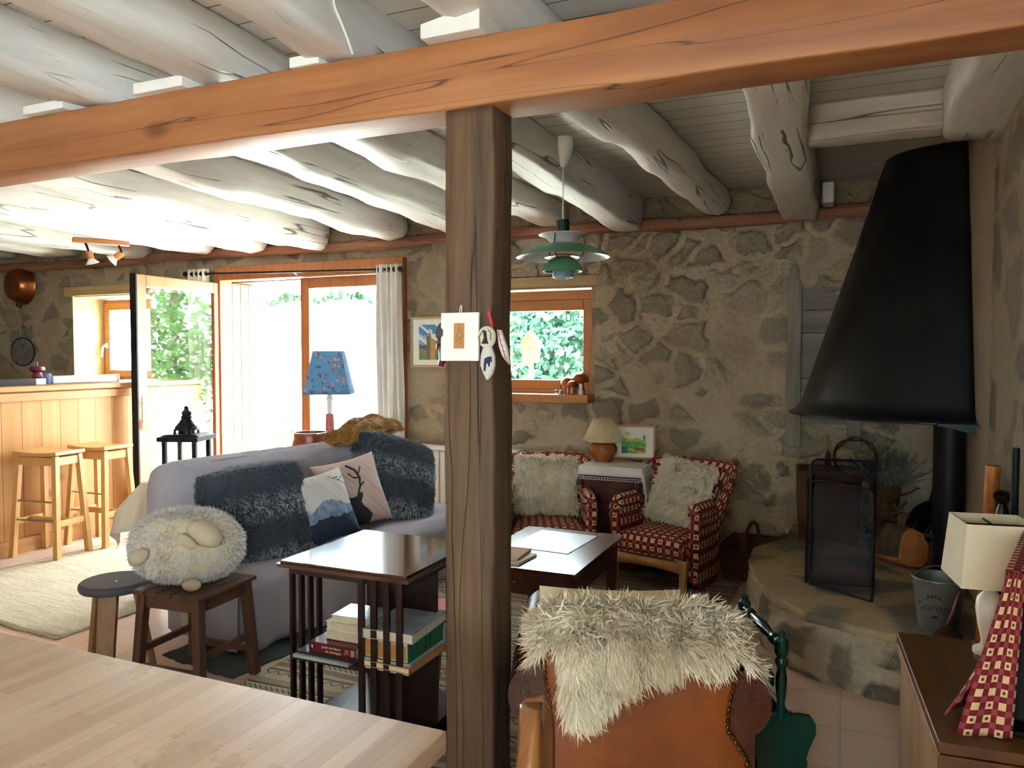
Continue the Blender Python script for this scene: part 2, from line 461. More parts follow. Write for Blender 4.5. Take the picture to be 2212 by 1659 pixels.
def floral(name):
    t = NT(name); v = t.co()
    vo = t.n('ShaderNodeTexVoronoi', {'Vector': v, 'Scale': 30.}); d = vo.outputs['Distance']
    rnd = t.n('ShaderNodeSeparateColor', {0: vo.outputs['Color']})
    vl = t.n('ShaderNodeTexVoronoi', {'Vector': t.co(sc=(1,1,.6), loc=(.3,.1,.2)), 'Scale': 46.}); dl = vl.outputs['Distance']
    rl = t.n('ShaderNodeSeparateColor', {0: vl.outputs['Color']})
    col = t.mix(t.noise(v, 10, 2), '#6c9fca', '#5488b6')
    col = t.mix(t.math('MULTIPLY', t.math('LESS_THAN', dl, .3), t.math('GREATER_THAN', rl.outputs[0], .5)), col, t.mix(rl.outputs[1], '#4d7a4a', '#7a3a52'))
    pt = t.mix(t.math('GREATER_THAN', rnd.outputs[1], .5), '#d98a86', '#a83a52')
    col = t.mix(t.math('MULTIPLY', t.math('LESS_THAN', d, .32), t.math('GREATER_THAN', rnd.outputs[0], .35)), col, pt)
    col = t.mix(t.math('MULTIPLY', t.math('LESS_THAN', d, .12), t.math('GREATER_THAN', rnd.outputs[0], .35)), col, '#f0d2b8')
    return t.fin(col, .85, 0, .2)

def wicker(name, c1='#8a5a34', c2='#4f3019'):
    t = NT(name); v = t.co()
    w = t.n('ShaderNodeTexWave', {'Vector': v, 'Scale': 42., 'Distortion': 1.5, 'Detail': 2.}, bands_direction='Z').outputs[1]
    w2 = t.n('ShaderNodeTexWave', {'Vector': t.co(rot=(0,0,.78)), 'Scale': 24., 'Distortion': .5}, bands_direction='X').outputs[1]
    h = t.math('MULTIPLY', w, t.math('ADD', t.math('MULTIPLY', w2, .6), .4))
    col = t.ramp(h, [(.1, c2), (.7, c1)])
    t.bump(h, .8, .01); return t.fin(col, .65, 0, .3)

def leather(name, c1, c2, rough=.38):
    t = NT(name); v = t.co(); n = t.noise(v, 5, 5, .6)
    col = t.ramp(n, [(.3, c2), (.68, c1)])
    vo = t.n('ShaderNodeTexVoronoi', {'Vector': v, 'Scale': 130.}, feature='DISTANCE_TO_EDGE').outputs['Distance']
    sn = t.math('ABSOLUTE', t.math('SUBTRACT', t.noise(t.co(), 11, 5, .7, 1.2), .5))
    scr = t.math('MULTIPLY', t.ramp(sn, [(0., 1.), (.01, 0.)]), t.ramp(t.noise(v, 3.2, 2), [(.52, 0.), (.62, 1.)]))
    col = t.mix(t.math('MULTIPLY', scr, .4), col, '#c98a52')
    t.bump(t.math('ADD', t.math('MULTIPLY', vo, .4), t.math('MULTIPLY', n, .6)), .22, .008)
    return t.fin(col, t.ramp(t.noise(v, 18, 4), [(.3, rough-.1), (.7, rough+.12)]), 0, .5)

def butcher(name):
    t = NT(name)
    br = t.n('ShaderNodeTexBrick', {'Vector': t.co(rot=(0,0,pi/2)), 'Color1': (0.1,0.1,0.1,1), 'Color2': (.9,.9,.9,1), 'Mortar': (.0,.0,.0,1), 'Scale': 1., 'Mortar Size': .0008, 'Brick Width': .62, 'Row Height': .043, 'Bias': 0.}, offset=.37)
    n = t.noise(t.co(sc=(1,.05,1)), 34, 5, .6, .4)
    h = t.math('ADD', t.math('MULTIPLY', n, .5), t.math('MULTIPLY', br.outputs[0], .4))
    col = t.ramp(h, [(.2, '#a08265'), (.45, '#b09378'), (.75, '#bfa58b')])
    col = t.mix(t.math('MULTIPLY', t.ramp(t.noise(t.co(sc=(3,.12,1)), 12, 3), [(.60, 0.), (.68, 1.)]), .25), col, '#7d6450')
    col = t.mix(t.math('MULTIPLY', br.outputs[1], .5), col, '#8a7058')
    t.bump(n, .08, .004)
    return t.fin(col, t.ramp(t.noise(t.co(), 6, 4), [(.3, .26), (.7, .42)]), 0, .45)

MT = {}
MT['stone'] = stone('stone_wall')
MT['stone_face'] = stone('stone_facing', ('#e0cdae', '#c2ab8b'), ('#aba08e', '#857b6e', '#cdbfa8'), sc=3.9, thr=.12, con=.68, ero=.13, disp=.08)
MT['stone_side'] = stone('stone_side_wall', ('#c2b195', '#a08e70'), ('#968c7d', '#746c61', '#b0a189'), sc=2.6, thr=.25, con=.8, bump=1., plaster=(4.05, 4.75))
MT['hearth'] = stone('hearth_stone', ('#dccbb0', '#c8b596'), ('#93887a', '#796e60', '#a59884'), sc=3.0, thr=.05, bump=1., zs=1.7, ero=.10, con=.9)
MT['slab'] = plain('hearth_slab', '#7b7466', '#5b554b', .85, sc=4, bump=.5, bsc=14, spec=.3)
MT['tile'] = tiles('terracotta_tile', '#cdb09c', '#c3a48e', '#a39484', .33)
MT['plaster'] = plain('plaster', '#d8c295', '#c9b183', .95, sc=6, bump=.4, bsc=50, spec=.2)
MT['beamw'] = paint_white('white_beam_paint')
MT['beamx'] = paint_white('white_beam_paint_across', 'X')
MT['ceil'] = boards('ceiling_boards', 'Y', .145, '#d6d4cf', '#c8c5bf', '#57534a', .5, .022, .5)
MT['timber'] = wood('timber_orange', '#855030', '#a0663c', '#b07a4c', 'X', 13, .5, .06, knots=1.5, kxy=(1.0,0,2.2), dark='#5c2f17', bump=.15, cracks=9, cw=.005)
MT['post'] = wood('timber_dark', '#3b2a1a', '#5e452f', '#745a40', 'Z', 22, .7, .05, bump=.6, dark='#2c1c12', cracks=12)
MT['plate'] = wood('red_brown_plate', '#6b4230', '#8f5f45', '#a57a5c', 'X', 16, .75, .05, bump=.5, dark='#4a2b1c', cracks=10)
MT['frame'] = wood('orange_window_wood', '#b0703c', '#c98a50', None, 'X', 20, .4, .06)
MT['framev'] = wood('orange_door_wood', '#8f5228', '#aa6b38', None, 'Z', 20, .4, .06)
MT['palewood'] = wood('pale_lintel_wood', '#a98a5c', '#c4a675', None, 'X', 20, .6, .06)
MT['pine'] = boards('pine_boards', 'Y', .135, '#b9844c', '#9f6d3a', '#6e4017', .42, .018, .5, grain=(1,1,.06), knots=2.4)
MT['pinex'] = wood('pine_trim', '#a06c3c', '#b9844c', None, 'Y', 20, .42, .06, knots=2.)
MT['plank'] = boards('outdoor_planks', 'Y', .1, '#a87c4c', '#8a6236', '#4e3218', .6, .03, .5, grain=(1,1,.06))
MT['stool'] = wood('birch_stool', '#b0814a', '#c49759', None, 'Z', 20, .38, .07)
MT['metal'] = plain('brushed_metal', '#b8b8b4', '#a2a2a0', .3, 1.)
MT['black'] = plain('black_iron', '#15161a', '#202126', .5, .6, spec=.4)
MT['hood'] = plain('hood_steel', '#14181a', '#1d2324', .36, .5, sc=3, bump=.04, bsc=6)
MT['glass'] = glass('window_glass', refl=1.)
MT['dglass'] = glass('door_glass', refl=1.6)
MT['white'] = plain('white_paint', '#e6e5e0', '#dddcd6', .45)
MT['plastic'] = plain('white_plastic', '#e9e7e1', '#e4e2dc', .35)
MT['curtain'] = fabric('white_curtain', '#e3ddd2', '#d5cec2', Transmission_Weight=0.)
MT['rug'] = striped_rug('striped_kilim'); MT['jute'] = jute('jute_weave')
MT['sofa'] = fabric('lilac_sheet', '#aaa5ad', '#9c97a1', 3, .85, 260, .25)
MT['greyfur'] = furmat('grey_fur', '#454c55', '#a4abb2', 6, bands=21.)
MT['greybase'] = fabric('grey_fur_base', '#3a4048')
MT['cream'] = furmat('cream_fleece', '#d2c09e', '#f1e6d0', 11)
MT['creamw'] = furmat('white_fleece', '#d6c6a8', '#f0e6d0', 9)
MT['hide'] = fabric('hide', '#c9b896')
MT['plush'] = furmat('plush_wool', '#b0aaa6', '#d0cac5', 14)
MT['suede'] = plain('beige_suede', '#b5a78f', '#a6977d', .9, spec=.15)
MT['darkwood'] = wood('dark_stool_wood', '#3b2418', '#5a3a28', None, 'Z', 20, .45, .07)
MT['mahog'] = wood('mahogany', '#150b0a', '#241210', None, 'Z', 20, .28, .07)
MT['mahogtop'] = wood('mahogany_top', '#2a130d', '#452016', None, 'Y', 16, .13, .06, bump=.02, Coat_Weight=1., Coat_Roughness=.07, Coat_IOR=1.7)
MT['coffee'] = wood('coffee_table_wood', '#3a1a0f', '#5f2f1c', None, 'Y', 16, .22, .06, bump=.04, Coat_Weight=.6, Coat_Roughness=.14)
MT['coffeel'] = wood('coffee_leg_wood', '#34170d', '#552817', None, 'Z', 18, .35, .06)
MT['cab'] = wood('cabinet_wood', '#371810', '#552819', None, 'Z', 18, .38, .06)
MT['check'] = check_fabric('checked_fabric')
MT['oak'] = wood('light_oak', '#9c6f40', '#bd8d58', None, 'Z', 20, .5, .07)
MT['leather'] = leather('tan_leather', '#8a4818', '#68300f', .42)
MT['leatherd'] = leather('brown_leather', '#4d2616', '#3f1d11', .27)
MT['brass'] = plain('antique_brass', '#7a5a34', '#5c4226', .4, 1.)
MT['butcher'] = butcher('butcher_block')
MT['chest'] = wood('chest_top_wood', '#3a2110', '#573619', '#694624', 'Y', 9, .32, .12, dark='#331c0b')
MT['chestside'] = wood('chest_side_wood', '#7a5a3c', '#9c7a58', '#ac8a68', 'Z', 9, .55, .1, dark='#6d4426')
MT['chestfront'] = wood('chest_front_wood', '#8a4f1d', '#a8682c', None, 'X', 14, .42, .06)
MT['copper'] = plain('copper', '#a8683c', '#8a5430', .3, 1., sc=6)
MT['tin'] = plain('tinned_steel', '#b9bfc4', '#878e94', .28, .9, sc=18)
MT['zinc'] = plain('galvanised_zinc', '#8d918c', '#6f736f', .5, .6, sc=9)
MT['green'] = plain('dark_green_enamel', '#0f3a30', '#0d332a', .22, .0)
MT['lgreen'] = plain('green_enamel', '#4f8a66', '#487f5e', .3)
MT['lgrey'] = plain('lamp_inside', '#d8d9da', '#d0d1d4', .3)
MT['lred'] = plain('lamp_red', '#b5645c', '#a85a52', .4)
MT['lblue'] = plain('lamp_blue_grey', '#6f8f98', '#66848c', .35)
MT['floral'] = floral('blue_floral')
MT['ceramic'] = plain('orange_ceramic', '#a9622f', '#99552a', .22)
MT['jug'] = plain('brown_pottery', '#8a4a34', '#7a3e2b', .3)
MT['linen'] = fabric('linen_cloth', '#cfc2ac', '#bdb09a')
MT['lace'] = fabric('white_lace', '#dcdad6', '#cfccc8')
MT['ochre'] = furmat('ochre_wool', '#74501f', '#9a6d30', 10)
MT['marble'] = plain('white_alabaster', '#efe8d8', '#e6ddcb', .3)
MT['shadecream'] = fabric('cream_shade', '#ddd2ba', '#d3c7ad', Transmission_Weight=0.)
MT['pleat'] = fabric('pleated_shade', '#d5c3a0', '#c6b38f')
MT['paper'] = plain('paper', '#e7e3d8', '#dcd8cc', .8)
MT['pages'] = plain('book_pages', '#d8cfba', '#c9bfa8', .9)
MT['maroon'] = plain('maroon_cover', '#5c1422', '#521020', .3)
MT['bookgreen'] = plain('green_cover', '#0f6a48', '#0d5d40', .45)
MT['gloss'] = plain('glossy_cover', '#b9c4cc', '#8d99a2', .22)
MT['darkcover'] = plain('dark_cover', '#1c2028', '#262b34', .35)
MT['tan'] = plain('tan_card', '#b98452', '#a87546', .8)
MT['ink'] = plain('dark_ink', '#20222a', '#20222a', .7)
MT['navy'] = plain('navy_print', '#1d2a40', '#223049', .85)
MT['cushl'] = fabric('cream_cushion', '#c9c6bf', '#bdb9b2')
MT['cushp'] = fabric('pink_linen_cushion', '#c4aca3', '#b79e96')
MT['mount'] = plain('mountain_print', '#8e9db4', '#5a6a86', .9, sc=26)
MT['wick'] = wicker('wicker_brown'); MT['wickd'] = wicker('wicker_dark', '#6e4626', '#3a2413')
MT['net'] = net('screen_mesh', '#454850', .27)
MT['greywood'] = wood('grey_weathered_wood', '#6f675c', '#98907f', None, 'Z', 18, .8, .06, bump=.4)
MT['greywoodx'] = wood('grey_weathered_plank', '#6f675c', '#91897a', None, 'X', 18, .8, .06, bump=.4)
MT['bark'] = plain('bark', '#5a4a36', '#3c3023', .95, sc=20, bump=.6)
MT['cutwood'] = plain('fresh_cut_wood', '#c27a3c', '#9c5726', .8, sc=8)
MT['lav'] = plain('dried_lavender', '#7c8373', '#585e50', .9, sc=30)
MT['red'] = plain('red_paint', '#c0263c', '#b32035', .5)
MT['leaf'] = plain('green_leaf', '#4a7d35', '#2f5c26', .6, sc=2)
MT['leafb'] = plain('blue_green_leaf', '#28563e', '#1c4231', .6, sc=2)
MT['gravel'] = plain('pale_gravel', '#d2cfc8', '#bebab2', .95, sc=30)
MT['trunk'] = plain('tree_bark', '#6a5a48', '#4f4234', .95)
MT['screen'] = plain('black_plastic', '#08080a', '#0b0b0e', .55, spec=.15)
MT['mirror'] = plain('soft_sheet', '#c8ccd0', '#bfc4c8', .3)
MT['feeder'] = plain('slate_blue', '#5c73a0', '#506690', .6)
MT['yellow'] = plain('yellow_wood', '#a87a2a', '#966a20', .7)
MT['greyseat'] = plain('slate_grey_seat', '#4b4a50', '#3f3e44', .6, spec=.4)
MT['brown2'] = wood('stool_brown', '#6b4a2e', '#8f6841', None, 'Z', 20, .5, .07)
MT['chairwood'] = wood('varnished_chair_wood', '#744a2a', '#925f38', None, 'Z', 20, .16, .07)
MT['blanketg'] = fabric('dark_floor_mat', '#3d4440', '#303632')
SKY, SUN, EXPO = 13.5, 46.0, 2.0
# ------------------------------------------------------------------ the room
WX, BX, RYW, LX = .60, 5.77, -4.0, -9.6     # right wall x, back wall y, rear wall y, far wall x
def wall_holes(name, axis, lo, hi, t0, t1, z1, holes, mat):
    mb = MB(); xs = sorted({lo, hi, *[h[0] for h in holes], *[h[1] for h in holes]})
    for a, b in zip(xs, xs[1:]):
        cuts = [(h[2], h[3]) for h in holes if h[0] <= a+1e-6 and h[1] >= b-1e-6]
        z = -.1
        for c0, c1 in sorted(cuts)+[(z1, z1)]:
            if c0 > z+1e-6:
                if axis == 'x': mb.box(a, b, t0, t1, z, c0)
                else: mb.box(t0, t1, a, b, z, c0)
            z = c1
    return tag(mb.build(name, mat, smooth=False, weld=True), kind='structure')

W1 = (-2.78, -1.83, 1.19, 2.03)
W2 = (-7.70, -6.55, 1.20, 2.13)
D1 = (-5.62, -3.50, -.1, 2.34)
wall_holes('wall_back', 'x', LX-.4, WX+.4, BX, BX+.45, 2.95, [W1, W2, D1], MT['stone'])
W4 = (-2.6, -.5, 1.0, 2.1); W3 = (-1.1, .3, .9, 2.15)  # W3: unseen rear opening, added to brighten the hearth and back wall
wall_holes('wall_right', 'y', RYW, BX, WX, WX+.4, 2.95, [W4], MT['stone_side'])
wall_holes('wall_left', 'y', RYW, BX, LX-.4, LX, 2.95, [], MT['stone'])
wall_holes('wall_rear', 'x', LX-.4, WX+.4, RYW-.4, RYW, 2.95, [W3], MT['stone'])
tag(MB().box(LX-.4, WX+.4, RYW-.4, BX+.45, -.2, 0).build('floor', MT['tile'], smooth=False), kind='structure')
tag(MB().box(LX-.4, WX+.4, RYW-.4, BX+.45, 2.68, 2.95).build('ceiling', MT['ceil'], smooth=False), kind='structure')

wb = bpy.data.objects['wall_back']
mb = MB()
def facing(x0, x1, z0, z1):
    nx = max(2, int((x1-x0)/.013)); nz = max(2, int((z1-z0)/.013))
    mb.grid(nx, nz, lambda u, v: (x0+(x1-x0)*u, 5.752, z0+(z1-z0)*v))
facing(-2.62, W1[1]+.035, 0, 1.12); facing(W1[1]+.035, .598, 0, 2.43); facing(-2.62, W1[1]+.035, 2.125, 2.43)
sf = mb.build('stone_facing', MT['stone_face'], wb, auto=False, weld=True)
for p in sf.data.polygons:
    if p.normal.y > 0: sf.data.flip_normals(); break
# window frames -------------------------------------------------------------
def ring(mb, x0, x1, z0, z1, w, y0, y1, wb=None, wt=None):
    wb = wb or w; wt = wt or w
    mb.box(x0, x0+w, y0, y1, z0, z1); mb.box(x1-w, x1, y0, y1, z0, z1)
    mb.box(x0+w, x1-w, y0, y1, z1-wt, z1); mb.box(x0+w, x1-w, y0, y1, z0, z0+wb)
    return mb

w = thing('window_1', 'small fixed window in an orange wood frame looking onto green trees', 'window', (0,0,0)); w['kind'] = 'structure'
mb = ring(MB(), W1[0], W1[1], W1[2], W1[3]-.02, .02, 5.79, 5.90, wb=.03, wt=.075); mb.build('frame', MT['frame'], w, bevel=.004)
mb = ring(MB(), W1[0]+.02, W1[1]-.02, W1[2]+.03, W1[3]-.095, .06, 5.80, 5.87, wb=.075, wt=.085); mb.build('sash', MT['frame'], w, bevel=.006)
MB().box(W1[0]+.07, W1[1]-.07, 5.825, 5.845, W1[2]+.1, W1[3]-.17).build('pane', MT['glass'], w, smooth=False)
MB().box(-2.86, -1.80, 5.585, 5.80, 1.125, 1.19).build('window_sill', MT['frame'], w, bevel=.006)
tag(MB().box(-2.9, -1.72, 5.745, 5.80, 2.035, 2.12).build('trim_1', MT['palewood'], bevel=.006), kind='structure')
tag(MB().box(-7.80, -6.45, 5.735, 5.80, 2.13, 2.23).build('trim_2', MT['palewood'], bevel=.006), kind='structure')
# smooth plaster band around the kitchen window
w = thing('window_2', 'kitchen window with white handle set deep in a bright plaster reveal', 'window', (0,0,0)); w['kind'] = 'structure'
mb = MB(); mb.box(W2[0]-.001, W2[0]+.012, 5.76, 6.14, W2[2], W2[3]); mb.box(W2[0]+.012, W2[1], 5.77, 6.14, W2[3]-.012, W2[3])
mb.box(W2[1]-.012, W2[1], 5.77, 6.14, W2[2], W2[3]-.012); mb.box(W2[0]+.012, W2[1]-.012, 5.77, 6.14, W2[2]-.001, W2[2]+.012)
mb.build('reveal', MT['plaster'], w, smooth=False)
mb = ring(MB(), W2[0]+.01, W2[1]-.01, W2[2]+.01, W2[3]-.02, .04, 6.13, 6.2); ring(mb, W2[0]+.05, W2[1]-.05, W2[2]+.05, W2[3]-.06, .075, 6.11, 6.19)
mb.build('frame', MT['frame'], w, bevel=.005)
MB().box(W2[0]+.11, W2[1]-.11, 6.145, 6.16, W2[2]+.1, W2[3]-.11).build('pane', MT['glass'], w, smooth=False)
MB().tube([(W2[0]+.085, 6.11, 1.60), (W2[0]+.085, 6.07, 1.60), (W2[0]+.075, 6.06, 1.58), (W2[0]+.06, 6.06, 1.47)], .012).box(W2[0]+.065, W2[0]+.105, 6.1, 6.115, 1.57, 1.63).build('window_handle', MT['plastic'], w, bevel=.002)
for i, (W, ax) in enumerate(((W4, 's'), (W3, 'r'))):
    w = thing('window_%d' % (i+3), 'unseen window behind the camera', 'window'); w['kind'] = 'structure'
    mb = MB()
    if ax == 'r':
        ring(mb, W[0], W[1], W[2], W[3], .07, RYW-.25, RYW-.18); mb.box((W[0]+W[1])/2-.05, (W[0]+W[1])/2+.05, RYW-.25, RYW-.18, W[2]+.07, W[3]-.07)
        mb.build('frame', MT['frame'], w, smooth=False)
        MB().box(W[0]+.06, W[1]-.06, RYW-.22, RYW-.21, W[2]+.06, W[3]-.06).build('pane', MT['glass'], w, smooth=False)
    else:
        ring(mb, W[0], W[1], W[2], W[3], .07, WX+.18, WX+.25)
        mb.v = [Vector((p.y, p.x, p.z)) for p in mb.v]; mb.build('frame', MT['frame'], w, smooth=False)
        MB().box(WX+.21, WX+.22, W[0]+.06, W[1]-.06, W[2]+.06, W[3]-.06).build('pane', MT['glass'], w, smooth=False)

# french door: fixed frame, closed leaf, open leaf ---------------------------
d = thing('door_1', 'glazed french door in orange wood with one leaf swung open into the room', 'door', (0,0,0)); d['kind'] = 'structure'
mb = MB(); x0, x1 = D1[0], D1[1]
mb.box(x0, x0+.07, 5.70, 5.86, 0, 2.34); mb.box(x1-.07, x1, 5.70, 5.86, 0, 2.34); mb.box(x0+.07, x1-.07, 5.70, 5.86, 2.21, 2.34); mb.box(x0+.07, x1-.07, 5.72, 5.88, 0, .03)
mb.build('door_frame', MT['framev'], d, bevel=.006)
leaf = ring(MB(), -4.62, x1-.07, .03, 2.205, .095, 5.735, 5.80, wb=.40, wt=.10).build('door_leaf', MT['framev'], d, bevel=.008)
MB().box(-4.53, x1-.16, 5.76, 5.775, .42, 2.11).build('pane', MT['glass'], leaf, smooth=False)
mb = MB(); X = -5.60
mb.box(X-.03, X+.03, 4.765, 4.865, .03, 2.19); mb.box(X-.03, X+.03, 5.645, 5.745, .03, 2.19); mb.box(X-.03, X+.03, 4.865, 5.645, 2.085, 2.19); mb.box(X-.03, X+.03, 4.865, 5.645, .03, .45)
leaf2 = mb.build('door_leaf', MT['framev'], d, bevel=.008, label='leaf swung open into the room')
MB().box(X-.008, X+.008, 4.86, 5.65, .44, 2.095).build('pane', MT['dglass'], leaf2, smooth=False)
MB().box(X-.036, X+.036, 4.752, 4.766, .03, 2.195).build('weather_seal', MT['black'], leaf2, smooth=False)
mb = MB(); mb.box(X+.03, X+.036, 4.80, 4.835, .92, 1.14); mb.tube([(X+.036, 4.817, 1.08), (X+.08, 4.817, 1.08), (X+.085, 4.84, 1.08), (X+.085, 4.94, 1.07)], .009)
mb.build('door_handle', MT['plastic'], leaf2, bevel=.002)
mb = MB(); mb.tube([(X+.036, 4.817, .98), (X+.06, 4.817, .98)], .004); mb.tube([(X+.055, 4.817+.02*cos(a), .955+.025*sin(a)) for a in np.linspace(0, 6.28, 13)], .002); mb.box(X+.05, X+.056, 4.81, 4.83, .84, .93); mb.box(X+.058, X+.063, 4.80, 4.812, .86, .93)
mb.build('key_ring', MT['copper'], leaf2)
# planked outer reveal
mb = MB()
for k in range(3): mb.box(-5.60, -5.57, 5.885+k*.112, 5.885+k*.112+.108, -.05, 2.2)
tag(mb.build('shutter_boards', MT['plank'], bevel=.003), 'pine plank shutter folded back against the outer door reveal', 'shutter')
tag(MB().box(-5.62, -3.5, 5.90, 6.22, 2.205, 2.34).build('trim_3', MT['darkwood'], smooth=False), kind='structure')

tag(MB().box(LX-.4, WX+.4, 6.22, 6.95, 2.90, 2.98).build('added_eave', MT['trunk'], smooth=False), kind='structure')  # unseen eave, added to keep direct sun off the door planks
# big timber beam and post --------------------------------------------------
def wob_beam(name, mat, x0, x1, y0, y1, z0, z1, axis, n=60, amp=.006, rad=.02, seed=0, taper=None, label=None, cat='beam', group=None, endr=0):
    """squared timber with softened, wandering edges; axis is its long direction"""
    sec = []
    for cx, cz, a0 in ((1,1,0),(-1,1,90),(-1,-1,180),(1,-1,270)):
        for k in range(4):
            a = R(a0+k*30); sec.append((cx, cz, cos(a), sin(a)))
    mb = MB()
    L0, L1 = {'x': (x0, x1), 'y': (y0, y1), 'z': (z0, z1)}[axis]
    (p0, p1), (q0, q1) = {'x': ((y0,y1),(z0,z1)), 'y': ((x0,x1),(z0,z1)), 'z': ((x0,x1),(y0,y1))}[axis]
    def fn(u, v):
        j = int(round(v*16)) % 16; cx, cz, ca, sa = sec[j]; t = L0+(L1-L0)*u
        r = rad; hw = (p1-p0)/2; hh = (q1-q0)/2
        if endr:
            e = max(0, 1-(1-u)*(L1-L0)/endr); hw *= sqrt(max(.05, 1-e*e*.75)); 
            hh2 = hh*sqrt(max(.05, 1-e*e*.6)); dz = (hh-hh2); hh = hh2
        else: dz = 0
        r = min(r, hw*.95, hh*.95)
        a = (p0+p1)/2 + cx*(hw-r) + ca*r; b = (q0+q1)/2 + dz + cz*(hh-r) + sa*r
        k = cx*2+cz*3
        a += amp*wob(t*1.7+k, seed+k)*(1 if cz < 0 or axis != 'y' else .6) + amp*1.6*wob(t*.7, seed*3.1)
        if not (axis == 'y' and cz > 0): b += amp*wob(t*2.1+k*2, seed*1.7+k) + amp*1.2*wob(t*.9, seed*2.2+5)
        return {'x': (t,a,b), 'y': (a,t,b), 'z': (a,b,t)}[axis]
    mb.grid(n, 16, fn, cv=True)
    K = 16
    mb.f.append(list(range(K))); mb.m.append(0); mb.f.append([n*K+k for k in range(K)][::-1]); mb.m.append(0)
    o = mb.build(name, mat, smooth=True, auto=False)
    if label: tag(o, label, cat, group, 'thing')
    return o

wob_beam('timber_beam', MT['timber'], LX, WX, 2.10, 2.275, 2.25, 2.455, 'x', 80, .003, .008, 3, label='long orange brown squared beam crossing the whole room on top of the post')
wob_beam('timber_post', MT['post'], -1.155, -.988, 2.118, 2.268, 0, 2.252, 'z', 70, .006, .012, 8, label='dark rough old oak post standing under the orange beam', cat='post')

# whitewashed ceiling beams: (x at back wall, half width, bottom z at wall, x near the camera, seed, round, label)
BM = [(-.30, .12, 2.435, -.27, 1, .03, 'white beam with deep split along its underside beside the black hood'),
      (-.88, .12, 2.50, -1.05, 2, .09, 'knobbly white beam between the split beam and the pendant lamp'),
      (-1.52, .10, 2.43, -1.57, 3, .03, 'squared white beam with cracked side directly behind the pendant cord'),
      (-2.15, .125, 2.50, -2.15, 4, .06, 'white beam running just behind the top of the dark oak post'),
      (-2.83, .125, 2.47, -2.72, 5, .05, 'white beam whose far end is hidden by the oak post'),
      (-3.57, .14, 2.455, -3.40, 6, .09, 'white beam with rounded end above the curtain eyelets'),
      (-4.38, .14, 2.43, -4.25, 7, .09, 'white beam ending above the closed door leaf'),
      (-5.06, .15, 2.43, -5.0, 8, .1, 'white beam ending over the door opening'),
      (-5.70, .15, 2.47, -5.75, 9, .1, 'white beam above the hinge of the open door leaf'),
      (-6.68, .18, 2.48, -6.6, 10, .08, 'broad white beam carrying the spotlight bar'),
      (-7.72, .18, 2.56, -7.6, 11, .08, 'white beam above the kitchen window reveal'),
      (-8.76, .17, 2.57, -8.7, 12, .08, 'white beam above the copper basin')]
for (xw, hw, zb, xn, sd, rd, lab) in BM:
    o = wob_beam('ceiling_beam', MT['beamw'], -hw, hw, RYW+.02, BX-.015, zb, 2.70, 'y', 90, .016, rd, sd*1.37, label=lab, group='white ceiling beams', endr=.16 if rd > .08 else 0)
    for v in o.data.vertices:
        t = (v.co.y-RYW)/(BX-RYW); v.co.x += xn + (xw-xn)*max(0, min(1, (v.co.y-2.2)/3.4))
        # beam bottoms clear the crossing timber
        if v.co.z < 2.6: v.co.z += (2.49-zb)*max(0, min(1, (5.3-v.co.y)/2.2))*.9
wob_beam('ceiling_beam', MT['beamw'], .36, WX+.01, RYW+.02, 4.0, 2.46, 2.70, 'y', 60, .012, .03, 21.3, label='white beam lying along the chimney wall', group='white ceiling beams')
wob_beam('trimmer_beam', MT['beamx'], -.19, .40, 3.95, 4.14, 2.51, 2.70, 'x', 14, .006, .03, 4, label='short white cross beam framed in just before the hood')
wob_beam('wall_plate_beam', MT['plate'], LX, WX-.01, 5.685, 5.752, 2.425, 2.515, 'x', 120, .014, .03, 12, label='weathered red brown beam running along the stone wall under the beam ends')
tag(MB().box(-.165, -.09, 5.52, 5.70, 2.50, 2.64).build('wood_block', MT['white'], bevel=.012), 'small white block against the side of the split beam near the wall', 'block', 'white wooden blocks')
for x0, x1, y0, h, tl, lab in ((-1.20, -1.00, 2.06, .075, .03, 'white wedge block on the orange beam above the post'), (-1.72, -1.60, 2.09, .035, 0, 'thin white shim on the orange beam next to the hanging wire'),
                               (-2.42, -2.18, 2.07, .04, 0, 'long white shim on the orange beam above its darkest stretch'), (-3.03, -2.80, 2.07, .035, 0, 'flat white shim near the dark end of the orange beam')):
    z = 2.455
    MBk = MB().add([(x0,y0,z),(x1,y0,z),(x1,2.27,z),(x0,2.27,z),(x0,y0,z+h-tl),(x1,y0,z+h),(x1,2.27,z+h),(x0,2.27,z+h-tl)], [(3,2,1,0),(4,5,6,7),(0,1,5,4),(1,2,6,5),(2,3,7,6),(3,0,4,7)])
    tag(MBk.build('shim_block', MT['white'], bevel=.004), lab, 'block', 'white wooden blocks')
tag(MB().tube([(-1.46,1.98,2.62),(-1.47,2.0,2.58),(-1.462,2.03,2.53),(-1.458,2.05,2.50),(-1.465,2.09,2.462)], .004, 6).build('cable', MT['white']), 'thin white cable hanging down the side of a white beam', 'cable')

